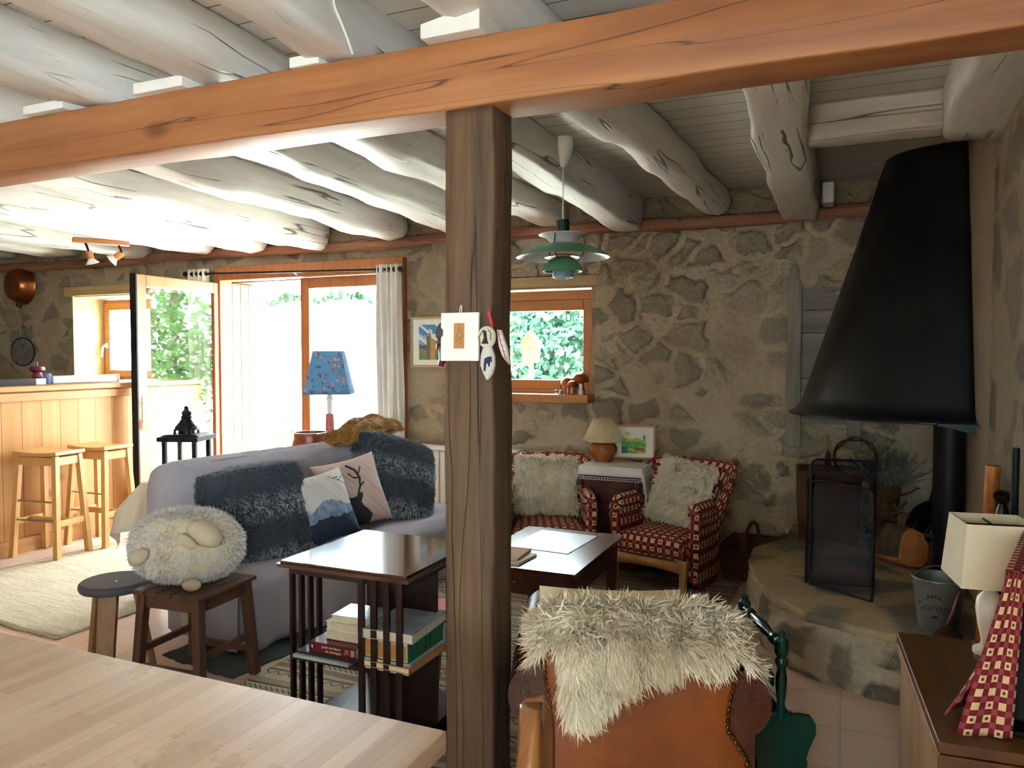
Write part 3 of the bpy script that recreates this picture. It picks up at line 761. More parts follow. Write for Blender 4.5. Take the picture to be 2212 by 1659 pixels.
# ------------------------------------------------------------------ outdoors
tag(MB().box(-40, 40, 6.22, 60, -.3, -.12).build('ground_outside', MT['gravel'], smooth=False), kind='structure')
def tree(name, x, y, h, r, n, mat, label, seed, squash=1., base=.0, cat='tree', low=.25, ls=.07):
    g = np.random.default_rng(seed)
    t = thing(name, label, cat, (x, y, -.12))
    MB().tube([(0,0,0), (.06,.04,h*.3), (-.03,.05,h*.6), (0,0,h*.85)], [.1*h/4, .085*h/4, .06*h/4, .02]).build('trunk', MT['trunk'], t)
    pts = []; cl = g.normal(size=(26,3)); cl /= np.linalg.norm(cl, axis=1)[:,None]
    cl = cl*np.array([r, r, r*squash])*(.45+.5*g.random((26,1))) + np.array([0,0,h*low+r*squash*.75])
    k = g.integers(0, 26, n); p = cl[k] + g.normal(size=(n,3))*r*.2
    d = g.normal(size=(n,3)); d /= np.linalg.norm(d, axis=1)[:,None]
    e = np.cross(d, g.normal(size=(n,3))); e /= np.linalg.norm(e, axis=1)[:,None]
    s = ls*(.6+.7*g.random((n,1)))
    q = np.stack([p-d*s, p+e*s*.5, p+d*s, p-e*s*.5], 1).reshape(-1,3)
    me = bpy.data.meshes.new('foliage'); me.from_pydata(q.tolist(), [], np.arange(4*n).reshape(-1,4).tolist()); me.materials.append(mat)
    o = bpy.data.objects.new('foliage', me); COL.objects.link(o); o.parent = t
    return t
GT = 'trees in the garden'
tree('garden_tree', -4.1, 12.2, 4.0, 1.5, 9500, MT['leafb'], 'blue green dense tree filling the far side of the small window', 3, low=.16, ls=.085)
tree('garden_tree', -5.2, 10.2, 3.3, .85, 1500, MT['leaf'], 'light green airy tree behind the birdhouse', 4, low=.22, ls=.085)
tree('garden_tree', 2.9, 13.0, 5.2, 1.5, 2300, MT['leaf'], 'bright green tree mirrored in the open door leaf', 5, low=.12, ls=.1)
tree('garden_tree', 7.2, 12.0, 4.2, 1.2, 1500, MT['leaf'], 'second green tree mirrored in the glass of the open leaf', 6, low=.1, ls=.1)
tree('garden_bush', -7.75, 9.6, .75, .42, 420, MT['leaf'], 'small green bush seen low through the closed door leaf', 7, low=.1, cat='bush', ls=.06)
t = thing('birdhouse', 'small yellow wooden birdhouse among the trees outside the window', 'birdhouse', (-3.65, 9.0, -.12))
MB().bar((0,0,0), (0,0,1.52), .05, .05).build('pole', MT['trunk'], t)
mb = MB(); mb.prism([(-.085,1.52),(.085,1.52),(.095,1.74),(0,1.87),(-.095,1.74)], -.08, .08, 'y'); mb.build('box', MT['yellow'], t)
mb = MB(); mb.bar((-.13,0,1.71),(.01,0,1.90),.2,.014,side=(0,1,0)); mb.bar((.13,0,1.71),(-.01,0,1.90),.2,.014,side=(0,1,0)); mb.build('roof', MT['yellow'], t)
MB().lathe([(.001,0),(.022,0),(.022,.01),(.001,.01)], 16, Tr(0,-.085,1.70) @ Rx(pi/2)).build('entrance_hole', MT['ink'], t)
t = thing('bird_feeder', 'blue grey roofed bird feeder on a pole outside the glass door', 'bird feeder', (-6.85, 9.0, -.12))
MB().bar((0,0,0),(0,0,.5),.06,.06).build('pole', MT['trunk'], t)
mb = MB(); mb.prism([(-.22,.62),(0,.80),(.22,.62),(.2,.6),(0,.76),(-.2,.6)], -.18, .18, 'y'); mb.build('roof', MT['feeder'], t)
MB().box(-.16,.16,-.14,.14,.48,.52).box(-.14,-.11,-.02,.02,.5,.66).box(.11,.14,-.02,.02,.5,.66).build('tray', MT['feeder'], t)
g = np.random.default_rng(5); t = thing('hanging_vine', 'dark leafy vine strung across the top of the door opening outside', 'vine', (0, 7.0, 2.2))
line = [(-7.6+i*.18, .02*sin(i), -.03*sin(i*.9)-.0) for i in range(20)]
MB().tube(line, .006, 6).build('stem', MT['trunk'], t)
mb = MB()
for i in range(150):
    x = -6.15+1.5*g.random(); 
    if -5.45 < x < -5.33: continue
    z = -.02-.07*g.random()-.05*(sin(x*9)*.5+.5); y = .05*g.normal(); a = g.random()*6; s = .03+.02*g.random()
    mb.add([(x-s*cos(a), y, z-s*sin(a)), (x+s*.5*sin(a), y+.01, z-s*.5*cos(a)), (x+s*cos(a), y, z+s*sin(a)), (x-s*.5*sin(a), y-.01, z+s*.5*cos(a))], [(0,1,2,3)])
mb.build('leaves', MT['leafb'], t, smooth=False)

# ------------------------------------------------------------------ light, camera
wd = bpy.data.worlds.new('World'); scene.world = wd; wd.use_nodes = True
bg = wd.node_tree.nodes['Background']; bg.inputs['Color'].default_value = (.84, .92, 1, 1); bg.inputs['Strength'].default_value = SKY
def lamp(name, kind, loc, rot, energy, **kw):
    l = bpy.data.lights.new(name, kind); l.energy = energy
    for k, v in kw.items(): setattr(l, k, v)
    o = bpy.data.objects.new(name, l); COL.objects.link(o); o.location = loc; o.rotation_euler = rot; return o
dirv = Vector((-.88, -.22, -.80)).normalized()
lamp('sun', 'SUN', (4, 10, 8), dirv.to_track_quat('-Z', 'Y').to_euler(), SUN, angle=R(.6), color=(1, .96, .90))
cam = bpy.data.cameras.new('Camera'); co = bpy.data.objects.new('Camera', cam); COL.objects.link(co); scene.camera = co
co.location = (0, 0, 1.5); co.rotation_euler = (R(90-2.2), 0, R(23.5))
cam.sensor_fit = 'HORIZONTAL'; cam.sensor_width = 36; cam.lens = 1660/2212*36; cam.clip_start = .05; cam.clip_end = 200
vs = scene.view_settings; scene.display_settings.display_device = 'sRGB'
vs.view_transform = 'Standard'; vs.look = 'None'; vs.gamma = 1; vs.use_curve_mapping = False; vs.exposure = EXPO
cy = scene.cycles; cy.use_denoising = True; cy.use_adaptive_sampling = True; cy.adaptive_threshold = .1
cy.max_bounces = 9; cy.diffuse_bounces = 4; cy.glossy_bounces = 4; cy.transparent_max_bounces = 16; cy.transmission_bounces = 4
cy.sample_clamp_indirect = 12; cy.caustics_reflective = False; cy.caustics_refractive = False
# ------------------------------------------------------------------ kitchen bar and things by the door
t = thing('bar_counter', 'pine boarded kitchen bar counter with worktop beside the open door', 'counter', (-5.98, 4.0, 0))
MB().box(-.22, .26, -2.2, 1.64, .0, 1.22).build('front_boards', boards('pine_front', 'Y', .155, '#bd8850', '#a4713c', '#6e4017', .42, .016, .6, grain=(1,1,.05), knots=2.1), t, smooth=False)
MB().box(.26, .285, -2.2, 1.64, 1.145, 1.21).build('trim_strip', MT['pinex'], t, bevel=.004)
MB().box(.26, .285, -2.2, 1.64, .0, .11).build('plinth', MT['pinex'], t, bevel=.004)
MB().box(-.28, .31, -2.2, 1.64, 1.22, 1.262).build('worktop', MT['pinex'], t, bevel=.006)
tag(MB().box(-.06,.06,-.22,.22,0,.05).box(-.05,.05,-.21,.21,.05,.052).build('serving_tray', MT['mahog'], bevel=.008, loc=(-5.86, 3.80, 1.262)), 'dark wooden tray lying on the bar counter', 'tray')
t = thing('pepper_mill', 'little round wooden pepper mill on a white base on the bar counter', 'pepper mill', (-5.86, 4.07, 1.262))
MB().box(-.035,.035,-.05,.05,0,.05).build('base', MT['white'], t, bevel=.006)
MB().lathe([(.02,.05),(.045,.06),(.03,.085),(.03,.095),(.055,.115),(.05,.14),(.02,.15),(.006,.152),(.006,.175),(.001,.18)], 20).build('body', MT['maroon'], t)
tag(MB().lathe([(.03,0),(.038,.02),(.034,.06),(.04,.075),(.036,.085),(.03,.08),(.03,.02),(.001,.015)], 20).build('small_pot', MT['feeder'], loc=(-5.90, 4.17, 1.262)), 'small blue grey pot behind the pepper mill on the bar counter', 'pot')
t = thing('kitchen_scale', 'long pale grey kitchen tray with wooden end on the counter near the window', 'tray', (-5.98, 4.6, 1.262))
MB().box(-.07,.07,-.36,.24,0,.062).build('body', MT['lgrey'], t, bevel=.008); MB().box(-.07,.07,.24,.265,0,.066).build('end_piece', MT['pinex'], t, bevel=.004)

def bar_stool():
    t = thing('bar_stool', 'light wooden bar stool nearer the camera, in front of the boarded bar', 'bar stool', (0,0,0), 0, 'wooden bar stools at the counter')
    def top(u, v):
        x = (u-.5)*.40; y = (v-.5)*.27; return (x, y, .765+.012*(2*u-1)**2)
    mb = MB().grid(12, 4, top); mb.build('seat', MT['stool'], t, solid=.026, bevel=.003)
    P = {}
    for sx in (-1, 1):
        for sy in (-1, 1):
            a = Vector((sx*.165, sy*.105, .755)); b = Vector((sx*.205, sy*.145, 0)); P[sx,sy] = (a, b)
            MB().bar(a, b, .04, .036, .042, .04, side=(1,0,0)).build('leg', MT['stool'], t, bevel=.003)
    pt = lambda k, z: P[k][0].lerp(P[k][1], (.755-z)/.755)
    mb = MB()
    for sy in (-1, 1): mb.bar(pt((-1,sy),.715), pt((1,sy),.715), .022, .06, side=(0,1,0))
    for sx in (-1, 1): mb.bar(pt((sx,-1),.715), pt((sx,1),.715), .022, .06, side=(1,0,0))
    mb.build('apron', MT['stool'], t, bevel=.002)
    for sx in (-1, 1): MB().bar(pt((sx,-1),.26), pt((sx,1),.26), .022, .045, side=(1,0,0)).build('stretcher', MT['stool'], t, bevel=.002)
    MB().bar((pt((-1,-1),.26)+pt((-1,1),.26))/2, (pt((1,-1),.26)+pt((1,1),.26))/2, .022, .045, side=(0,1,0)).build('stretcher', MT['stool'], t, bevel=.002)
    MB().tube([pt((-1,-1),.42), pt((1,-1),.42)], .007).build('foot_rail', MT['metal'], t); MB().tube([pt((-1,-1),.28)+Vector((0,-.0,0)), pt((1,-1),.28)], .007).build('foot_rail', MT['metal'], t)
    return t
s = bar_stool(); s.location = (-5.46, 3.87, 0); s.rotation_euler = (0,0,R(8))
s2 = copy_tree(s); s2.location = (-5.42, 4.27, 0); s2.rotation_euler = (0,0,R(2)); s2['label'] = 'light wooden bar stool standing nearer the open glass door'

t = thing('copper_basin', 'old copper preserving basin hanging high on the kitchen wall', 'basin', (-8.46, 5.762, 2.27), rot=(pi/2, 0, 0))
M = Ry(R(-6))
MB().lathe([(.205,.0),(.212,.005),(.2,.02),(.19,.08),(.165,.14),(.15,.152),(.001,.157)], 40, M).build('bowl', MT['copper'], t)
for a in (1.45, -1.9): MB().tube([(.2*cos(a-.2), .2*sin(a-.2), .02), (.245*cos(a-.14), .245*sin(a-.14), .03), (.25*cos(a+.14), .25*sin(a+.14), .03), (.2*cos(a+.2), .2*sin(a+.2), .02)], .008).build('handle', MT['black'], t)
t = thing('frying_pan', 'shiny oval metal pan with short handle hanging on the kitchen wall', 'pan', (-8.49, 5.762, 1.53), rot=(pi/2, 0, 0))
M = Matrix.Diagonal((1.25, 1, 1, 1))
MB().lathe([(.155,.03),(.16,.028),(.15,.004),(.001,.0)], 40, M).lathe([(.15,.026),(.14,.012),(.001,.010)], 40, M).build('pan_body', MT['tin'], t)
MB().tube([(.196*cos(a), .157*sin(a), .028) for a in np.linspace(0,2*pi,40)[:-1]], .006, closed=True).build('rim', MT['black'], t)
MB().bar((0,.15,.02),(0,.27,.02),.035,.008,.022,.006,side=(1,0,0)).tube([(.012*cos(a), .285+.012*sin(a), .02) for a in np.linspace(0,2*pi,12)[:-1]], .005, closed=True).build('handle', MT['tin'], t)
MB().tube([(0,.285,-.004),(0,.285,.035)], .004, 8).build('mount_nail', MT['black'], t)

t = thing('spotlight_bar', 'wooden spotlight bar with two lamps fixed under a white ceiling beam', 'ceiling light', (-5.80, 4.62, 2.455), R(57))
MB().box(-.215,.215,-.03,.03,-.022,.02).build('bar', MT['frame'], t, bevel=.008)
for sx, rx, rzz in ((-.12, .35, -1.0), (.13, .9, 1.2)):
    MB().tube([(sx,0,-.022),(sx+.01,-.01,-.05),(sx+.02,-.015,-.085)], .009).build('arm', MT['black'], t)
    M = Tr(sx+.02,-.02,-.09) @ Rz(rzz) @ Rx(rx+pi*.0)
    h = MB().lathe([(.001,.0),(.026,.0),(.028,-.02),(.028,-.06),(.02,-.065),(.001,-.065)], 20, M).build('spot_head', MT['frame'], t)
    MB().lathe([(.02,-.06),(.03,-.075),(.055,-.105),(.05,-.105),(.026,-.08),(.001,-.078)], 24, M).build('reflector', MT['white'], h)

# curtains -----------------------------------------------------------------
t = thing('curtain_rod', 'thin black curtain rod with ball finials above the glass door', 'curtain rod', (0, 5.64, 2.27))
MB().tube([(-5.92,0,.012),(-3.50,0,-.045)], .0105, 10).build('rod', MT['black'], t)
for x, z in ((-5.93,.012),(-3.49,-.045)): MB().ball((x,0,z), .024).build('finial', MT['black'], t)
for x, z in ((-4.62,-.02),(-3.52,-.045),(-5.86,.01)): MB().tube([(x,0,z),(x,.06,z-.02),(x,.06,z-.045)], .007).build('bracket', MT['metal'], t)
def curtain(label, x0, x1, zt, zb, y, nf, seed, side):
    t = thing('curtain', label, 'curtain', (0, y, 0), 0, 'white eyelet curtains')
    def fn(u, v):
        w = (x1-x0); z = zt+(zb-zt)*v; spread = 1+.0*v
        s = side*.06*sin(v*2.2+seed)*v
        return (x0+w*u+s+.006*sin(v*9+u*14+seed), .028*cos(u*nf*2*pi)*(1-.15*v)+.012*sin(u*11+v*5+seed), z)
    MB().grid(nf*14, 40, fn).build('cloth', MT['curtain'], t, solid=.003)
    for k in range(nf*2):
        u = (k+.5)/(nf*2)
        MB().tube([(x0+(x1-x0)*u+.004, .0+.019*cos(a), zt-.045+.019*sin(a)) for a in np.linspace(0,2*pi,14)[:-1]], .004, 6, closed=True).build('eyelet', MT['black'], t)
curtain('white eyelet curtain bunched beside the closed door leaf', -3.74, -3.49, 2.27, .05, 5.635, 5, 1, .6)
curtain('white eyelet curtain bunched behind the open door leaf', -5.90, -5.66, 2.325, .05, 5.65, 4, 2, 0)

# ------------------------------------------------------------------ table behind the sofa
t = thing('side_table', 'long side table behind the sofa hidden under a linen cloth', 'table', (-3.66, 4.27, 0), R(-10))
MB().box(-.225,.225,-.85,.85,.66,.692).build('table_top', MT['coffee'], t, bevel=.004)
for sx in (-.19,.19):
    for sy in (-.8,.8): MB().bar((sx,sy,0),(sx,sy,.66),.05,.05).build('leg', MT['coffeel'], t, bevel=.003)
t = thing('tablecloth', 'pale linen cloth with drooping corner on the table behind the sofa', 'tablecloth', (-3.66, 4.27, 0), R(-10))
def cloth(u, v):
    x = (u-.5)*.90; y = (v-.5)*2.16; ax = max(0, abs(x)-.237); ay = max(0, abs(y)-.865); sx = 1 if x > 0 else -1; sy = 1 if y > 0 else -1
    d = sqrt(ax*ax+ay*ay)*1.35; z = .699-d
    fl = .02*sin(y*22)*min(1, ax*8)+.02*sin(x*26)*min(1, ay*8)
    return (sx*min(abs(x),.237)+sx*(.05*min(1,ax*9)+.25*ax*(1 if ay>0 else .3))+fl*(1 if ax>0 else 0), sy*min(abs(y),.865)+sy*(.04*min(1,ay*9)+.55*ay*(1 if ax>0 else .4))+fl*(1 if ay>0 else 0), z)
MB().grid(44, 80, lambda u, v: cloth(u, v) if u < .74 else (lambda q: (min(q[0], .243), q[1], q[2]))(cloth(u, v))).build('cloth', MT['linen'], t, solid=.003)

t = thing('lantern', 'black metal lantern with glass panes on the table behind the sofa', 'lantern', (-3.90, 3.70, .702), R(20))
h = .276; a = .098
MB().box(-a-.01,a+.01,-a-.01,a+.01,0,.02).build('base', MT['black'], t, bevel=.004)
for sx in (-1,1):
    for sy in (-1,1): MB().box(sx*a-.013,sx*a+.013,sy*a-.013,sy*a+.013,.02,h-.0).build('corner_post', MT['black'], t, bevel=.002)
MB().box(-a-.035,a+.035,-a-.035,a+.035,h-.03,h).prism([(-a-.035,h),(a+.035,h),(a,h+.012),(-a,h+.012)], -a, a, 'y').build('roof_plate', MT['black'], t, bevel=.004)
for k in range(4): MB().box(-a+.008,a-.008,-a-.001,-a+.002,.02,h-.03, M=Rz(k*pi/2)).build('pane', MT['glass'], t, smooth=False)
mb = MB().lathe([(.05,h+.012),(.05,h+.035),(.072,h+.036),(.07,h+.055),(.045,h+.085),(.03,h+.11),(.036,h+.118),(.026,h+.128),(.03,h+.15),(.018,h+.162),(.012,h+.172),(.016,h+.18),(.001,h+.194)], 28)
mb.build('chimney', MT['black'], t)
for k in range(4): MB().bar((.075*cos(k*pi/2+.78),.075*sin(k*pi/2+.78),h+.01),(.073*cos(k*pi/2+.78),.073*sin(k*pi/2+.78),h+.045),.012,.012).build('foot', MT['black'], t)
MB().tube([(.03+.0*q, .03*cos(q)+.03, h+.14+.026*sin(q)) for q in np.linspace(0,2*pi,16)[:-1]], .0025, 6, closed=True).build('ring', MT['black'], t)

t = thing('table_lamp', 'tall lamp with blue flowered square shade on the table behind the sofa', 'lamp', (-3.60, 4.80, .702), R(28))
MB().lathe([(.075,0),(.07,.03),(.05,.045),(.04,.12),(.03,.33),(.026,.35),(.001,.35)], 20).build('base', MT['lred'], t)
MB().lathe([(.012,.35),(.02,.36),(.024,.39),(.02,.44),(.03,.465),(.02,.48),(.012,.54),(.001,.56)], 16).build('stem', MT['plastic'], t)
mb = MB()
for k in range(4):
    M = Rz(k*pi/2); n = 6
    mb.grid(n, 8, lambda u, v: Vector(((u-.5)*2*(.170-.067*v), -(.170-.067*v)-.006*sin(pi*u), .500+.325*v)), M=M)
mb.build('lamp_shade', MT['floral'], t, weld=True, solid=.003)
mb = MB().box(-.11,.11,-.003,.003,.815,.821).box(-.003,.003,-.11,.11,.815,.821).box(-.003,.003,-.003,.003,.55,.82); mb.build('shade_carrier', MT['metal'], t)
t = thing('pottery_jug', 'squat brown glazed jug with handle on the table beside the flowered lamp', 'jug', (-3.56, 4.52, .702), R(-30))
MB().lathe([(.001,0),(.09,0),(.13,.07),(.138,.13),(.12,.195),(.124,.235),(.115,.235),(.11,.19),(.125,.125),(.1,.03),(.001,.02)], 32).build('body', MT['jug'], t)
MB().tube([(.116,0,.215),(.155,0,.225),(.185,0,.18),(.175,0,.12),(.132,0,.10)], .014).build('handle', MT['jug'], t)

# ------------------------------------------------------------------ sofa
SA = R(-10)
t = thing('sofa', 'long sofa bed covered with a loose lilac grey sheet', 'sofa', (-2.72, 2.92, 0), SA)
# local: x = towards the room (seat front at 0, back at -0.85), y = along the sofa
LEN = 1.98
def sm(x): x = max(0, min(1, x)); return x*x*(3-2*x)
def sweep(prof, y0, y1, ny, amp, seed, endr=.06):
    n = len(prof); cx = sum(p[0] for p in prof)/n; cz = sum(p[1] for p in prof)/n
    mb = MB(); Y = []
    for i in range(ny+1):
        Y.append((y0+(y1-y0)*i/ny, 1.))
    e = [(y0-.0, .0), (y0+.004, .86), (y0+endr*.4, .96)]; e2 = [(y1-endr*.4, .96), (y1-.004, .86), (y1, 0.)]
    Y = e + [q for q in Y if y0+endr < q[0] < y1-endr] + e2
    vs = []
    for (y, k) in Y:
        for j, (x, z) in enumerate(prof):
            d = amp*(wob(y*2.6+j*.9, seed+j*.21)+.5*wob(y*7+j*.3, seed*2))
            vs.append((cx+(x-cx)*k+d*.7*k, y, max(.0, cz+(z-cz)*k+d*(.5 if z > .1 else 0)*k)))
    N = len(Y); fs = []
    for i in range(N-1):
        for j in range(n): fs.append((i*n+j, i*n+(j+1) % n, (i+1)*n+(j+1) % n, (i+1)*n+j))
    return mb.add(vs, fs)
def rprof(pts, r, k=4):
    out = []
    for i, p in enumerate(pts):
        a = Vector(pts[i-1]); b = Vector(p); c = Vector(pts[(i+1) % len(pts)])
        u = (a-b).normalized(); w = (c-b).normalized(); rr = min(r[i] if hasattr(r,'__len__') else r, (a-b).length*.48, (c-b).length*.48)
        for q in range(k+1):
            s = q/k; out.append(tuple((b+u*rr)*(1-s)**2 + b*2*s*(1-s) + (b+w*rr)*s*s))
    return out
seat = rprof([(0,.04),(0,.40),(-.30,.425),(-.62,.40),(-.62,.04)], [.02,.11,.1,.05,.02])
sweep(seat, 0, LEN, 40, .012, 1.).build('seat_cover', MT['sofa'], t, weld=True)
back = rprof([(-.50,.36),(-.62,.86),(-.70,.925),(-.84,.86),(-.86,.10),(-.56,.10)], [.03,.08,.09,.08,.03,.03])
sweep(back, -.005, LEN-.02, 40, .010, 3.).build('back_cover', MT['sofa'], t, weld=True)
def skirt(u, v):
    y = .01+(LEN-.02)*u; z = .33*(1-v)+.025
    return (.012+.018*v*(1+sin(y*13+1)+.6*sin(y*29)), y, z)
MB().grid(80, 10, skirt).build('skirt', MT['sofa'], t, solid=.004)
MB().grid(30, 8, lambda u, v: (-.02-.6*u, -.012-.014*v*(1+sin(u*17)), .36*(1-v)+.025)).build('side_drape', MT['sofa'], t, solid=.004)
mb = MB()
for z, k in ((.62,1.),(.50,.8),(.30,.7)):
    mb.tube([(-.72,-.02,z),(-.75,-.045,z-.03),(-.735,-.05,z-.09),(-.71,-.035,z-.12),(-.70,-.02,z-.08)], .008)
mb.build('cover_tie', MT['sofa'], t)
mb = MB()
mb.grid(6, 14, lambda u, v: (-.42+.07*(u-.5)+.03*sin(v*5)+.05*v, -.05-.012*sin(u*6+v*3), .36-.30*v)).build('cover_tie', MT['linen'], t, solid=.004)

# cushions --------------------------------------------------------------------
def cush_fn(W, H, T, pinch=.09, sag=0.0, seed=0):
    def f(u, v, side):
        a = 2*u-1; b = 2*v-1
        x = W/2*a*(1-pinch*(1-b*b)); z = H/2*b*(1-pinch*(1-a*a))
        k = max(0, (1-a**4)*(1-b**4))**.55
        y = side*T/2*k + .006*wob(a*3+b*2.3, seed)*k
        return Vector((x, y, z - sag*k*.1))
    return f
def cushion_mb(f, n=24, mf=None):
    mb = MB()
    mb.grid(n, n, lambda u, v: f(u, v, -1), mf=mf)
    mb.grid(n, n, lambda u, v: f(1-u, v, 1), mf=(lambda u, v: 0) if mf else None)
    return mb
def place(o, pos, rz, tilt, roll): 
    o.location = pos; o.rotation_euler = (Rz(rz) @ Rx(tilt) @ Ry(roll)).to_euler()
def fur_cushion(label):
    t = thing('fur_cushion', label, 'cushion', (0,0,0), 0, 'grey fur cushions on the sofa')
    f = cush_fn(.58, .56, .27, -.07, seed=2)
    mb = cushion_mb(f, 20); mb.build('cover', MT['greybase'], t, weld=True)
    fur('fur', mb, 17000, .021, .0021, MT['greyfur'], t, (0.3,0,-1), .5, .4, .4, .3, 3)
    return t
FACE = SA + R(90)        # cushions look across the sofa into the room: local -y points to +x'
c1 = fur_cushion('big grey fur cushion with pale bands next to the woolly sheep')
place(c1, (-2.95, 3.29, .60), FACE-R(12), R(-20), R(-3))
c2 = copy_tree(c1); c2['label'] = 'big grey fur cushion under the folded ochre throw at the far end of the sofa'
place(c2, (-2.80, 4.42, .66), FACE-R(14), R(-24), R(19))
def mountain(u, v):
    if v > .93 or u < .02 or u > .98: return 0
    if near(u, v, [(.62,.97),(.72,.86),(.86,.78),(.97,.70)], .006) or near(u, v, [(.72,.86),(.83,.87)], .005) or near(u, v, [(.8,.81),(.92,.86)], .005): return 2
    ridge = .44+.14*math.exp(-((u-.5)/.22)**2)+.02*wob(u*9, 1)
    base = .30+.03*wob(u*6, 3)
    if v < base+.01: return 2
    if v < ridge: return 1
    return 0
t = thing('mountain_cushion', 'cream cushion printed with a snowy mountain over a navy forest', 'cushion')
mb = cushion_mb(cush_fn(.42, .42, .16, .09, seed=4), 70, mountain); mb.build('cover', [MT['cushl'], MT['mount'], MT['navy']], t, weld=True)
place(t, (-2.78, 3.62, .61), FACE-R(8), R(-22), R(-6))
stag = [(.33,0),(.60,0),(.64,.10),(.60,.17),(.52,.27),(.50,.33),(.56,.40),(.58,.47),(.52,.46),(.45,.42),(.40,.42),(.34,.40),(.22,.42),(.20,.39),(.29,.36),(.27,.32),(.17,.27),(.13,.22),(.17,.19),(.26,.21),(.31,.17)]
def stagf(u, v):
    if inpoly(u, v, stag): return 1
    for L, w in (([(.46,.40),(.56,.55),(.60,.68),(.56,.80),(.46,.90)], .017), ([(.60,.68),(.50,.70),(.44,.78)], .012), ([(.585,.74),(.66,.84)], .011), ([(.55,.54),(.64,.60)], .012),
                 ([(.36,.40),(.24,.50),(.17,.62),(.17,.74),(.24,.86)], .017), ([(.17,.64),(.28,.70),(.30,.78)], .012), ([(.17,.72),(.08,.80)], .011), ([(.22,.52),(.12,.54)], .011)):
        if near(u, v, L, w): return 1
    return 0
t = thing('stag_cushion', 'pinkish linen cushion printed with a dark stag head', 'cushion')
mb = cushion_mb(cush_fn(.45, .45, .15, .08, seed=6), 84, stagf); mb.build('cover', [MT['cushp'], MT['ink']], t, weld=True)
place(t, (-2.82, 3.98, .635), FACE-R(16), R(-20), R(-8))
t = thing('ochre_throw', 'folded shaggy ochre throw lying on top of the sofa back', 'throw', (-3.12, 4.56, .93), R(4), rot=(R(4), R(-2), R(4)))
mb = MB().grid(14, 24, lambda u, v: (-.15+.27*u+.02*sin(v*7), -.34+.68*v, .125*max(0,(1-(2*u-1)**2))**.5*max(0,1-abs(2*v-1)**3)**.5+.012*sin(v*9+u*14)))
mb.grid(14, 24, lambda u, v: (.12-.27*u, -.34+.68*v, -.012+.0*u))
mb.build('fold', MT['ochre'], t)
fur('fur', mb, 9000, .026, .0022, MT['ochre'], t, (.2,1,-.1), .2, .4, .4, .3, 9)

# ------------------------------------------------------------------ stools, sheep
t = thing('slatted_stool', 'dark slatted wooden stool carrying the woolly sheep', 'stool', (-2.70, 2.60, 0), R(3))
for k in range(5): MB().box(-.185+k*.0755,-.185+k*.0755+.068,-.19,.19,.445,.465).build('slat', MT['darkwood'], t, bevel=.004)
P = {}
for sx in (-1,1):
    for sy in (-1,1):
        P[sx,sy] = (Vector((sx*.15,sy*.15,.445)), Vector((sx*.18,sy*.175,0)))
        MB().bar(*P[sx,sy], .042, .042, .04, .04).build('leg', MT['darkwood'], t, bevel=.004)
pt = lambda k, z: P[k][0].lerp(P[k][1], (.445-z)/.445)
mb = MB()
for s_ in (-1,1):
    mb.bar(pt((-1,s_),.415), pt((1,s_),.415), .022, .06, side=(0,1,0)); mb.bar(pt((s_,-1),.415), pt((s_,1),.415), .022, .06, side=(1,0,0))
mb.build('apron', MT['darkwood'], t, bevel=.003)
for s_ in (-1,1):
    MB().bar(pt((-1,s_),.12), pt((1,s_),.12), .018, .03, side=(0,1,0)).build('stretcher', MT['darkwood'], t)
    MB().bar(pt((s_,-1),.19), pt((s_,1),.19), .018, .03, side=(1,0,0)).build('stretcher', MT['darkwood'], t)
t = thing('sheep_cushion', 'round white woolly sheep cushion with beige suede face and feet', 'cushion', (-2.75, 2.60, .465), R(23))
def shp(th, ph):
    a = 2*pi*th; b = pi*(ph-.5); e = lambda q, p: math.copysign(abs(q)**p, q)
    return (.255*cos(b)*cos(a), .17*cos(b)*sin(a), .165+.163*e(sin(b), .85))
mb = MB().grid(32, 16, shp, cu=True); mb.build('body', MT['hide'], t, weld=True)
fur('wool', mb, 15000, .021, .0021, MT['plush'], t, (0,0,-1), .75, .6, .8, .15, 5)
MB().ball((.135,-.125,.245), (.085,.05,.052), M=Ry(R(28)) @ Rx(R(-25))).build('face', MT['suede'], t)
MB().ball((.075,-.175,.225), (.05,.016,.024), M=Ry(R(35))).build('ear', MT['suede'], t)
MB().ball((-.135,-.175,.155), (.05,.026,.032), M=Ry(R(-32))).build('foot', MT['suede'], t)
MB().ball((.09,-.165,.03), (.042,.03,.026)).build('foot', MT['suede'], t)

t = thing('round_stool', 'three legged stool with dark round seat beside the slatted stool', 'stool', (-3.09, 2.50, 0), R(20))
MB().lathe([(.001,.415),(.135,.415),(.150,.42),(.156,.435),(.154,.45),(.145,.458),(.001,.458)], 44).build('seat', MT['greyseat'], t)
MB().lathe([(.001,.458),(.006,.458),(.005,.461),(.001,.461)], 10, Tr(.02,-.03,0)).build('bolt', MT['metal'], t)
for k in range(3):
    a = R(-80+k*120)
    MB().bar((.085*cos(a),.085*sin(a),.415),(.155*cos(a),.155*sin(a),0), .085, .03, .075, .026, side=(-sin(a),cos(a),0)).build('leg', MT['brown2'], t, bevel=.005)

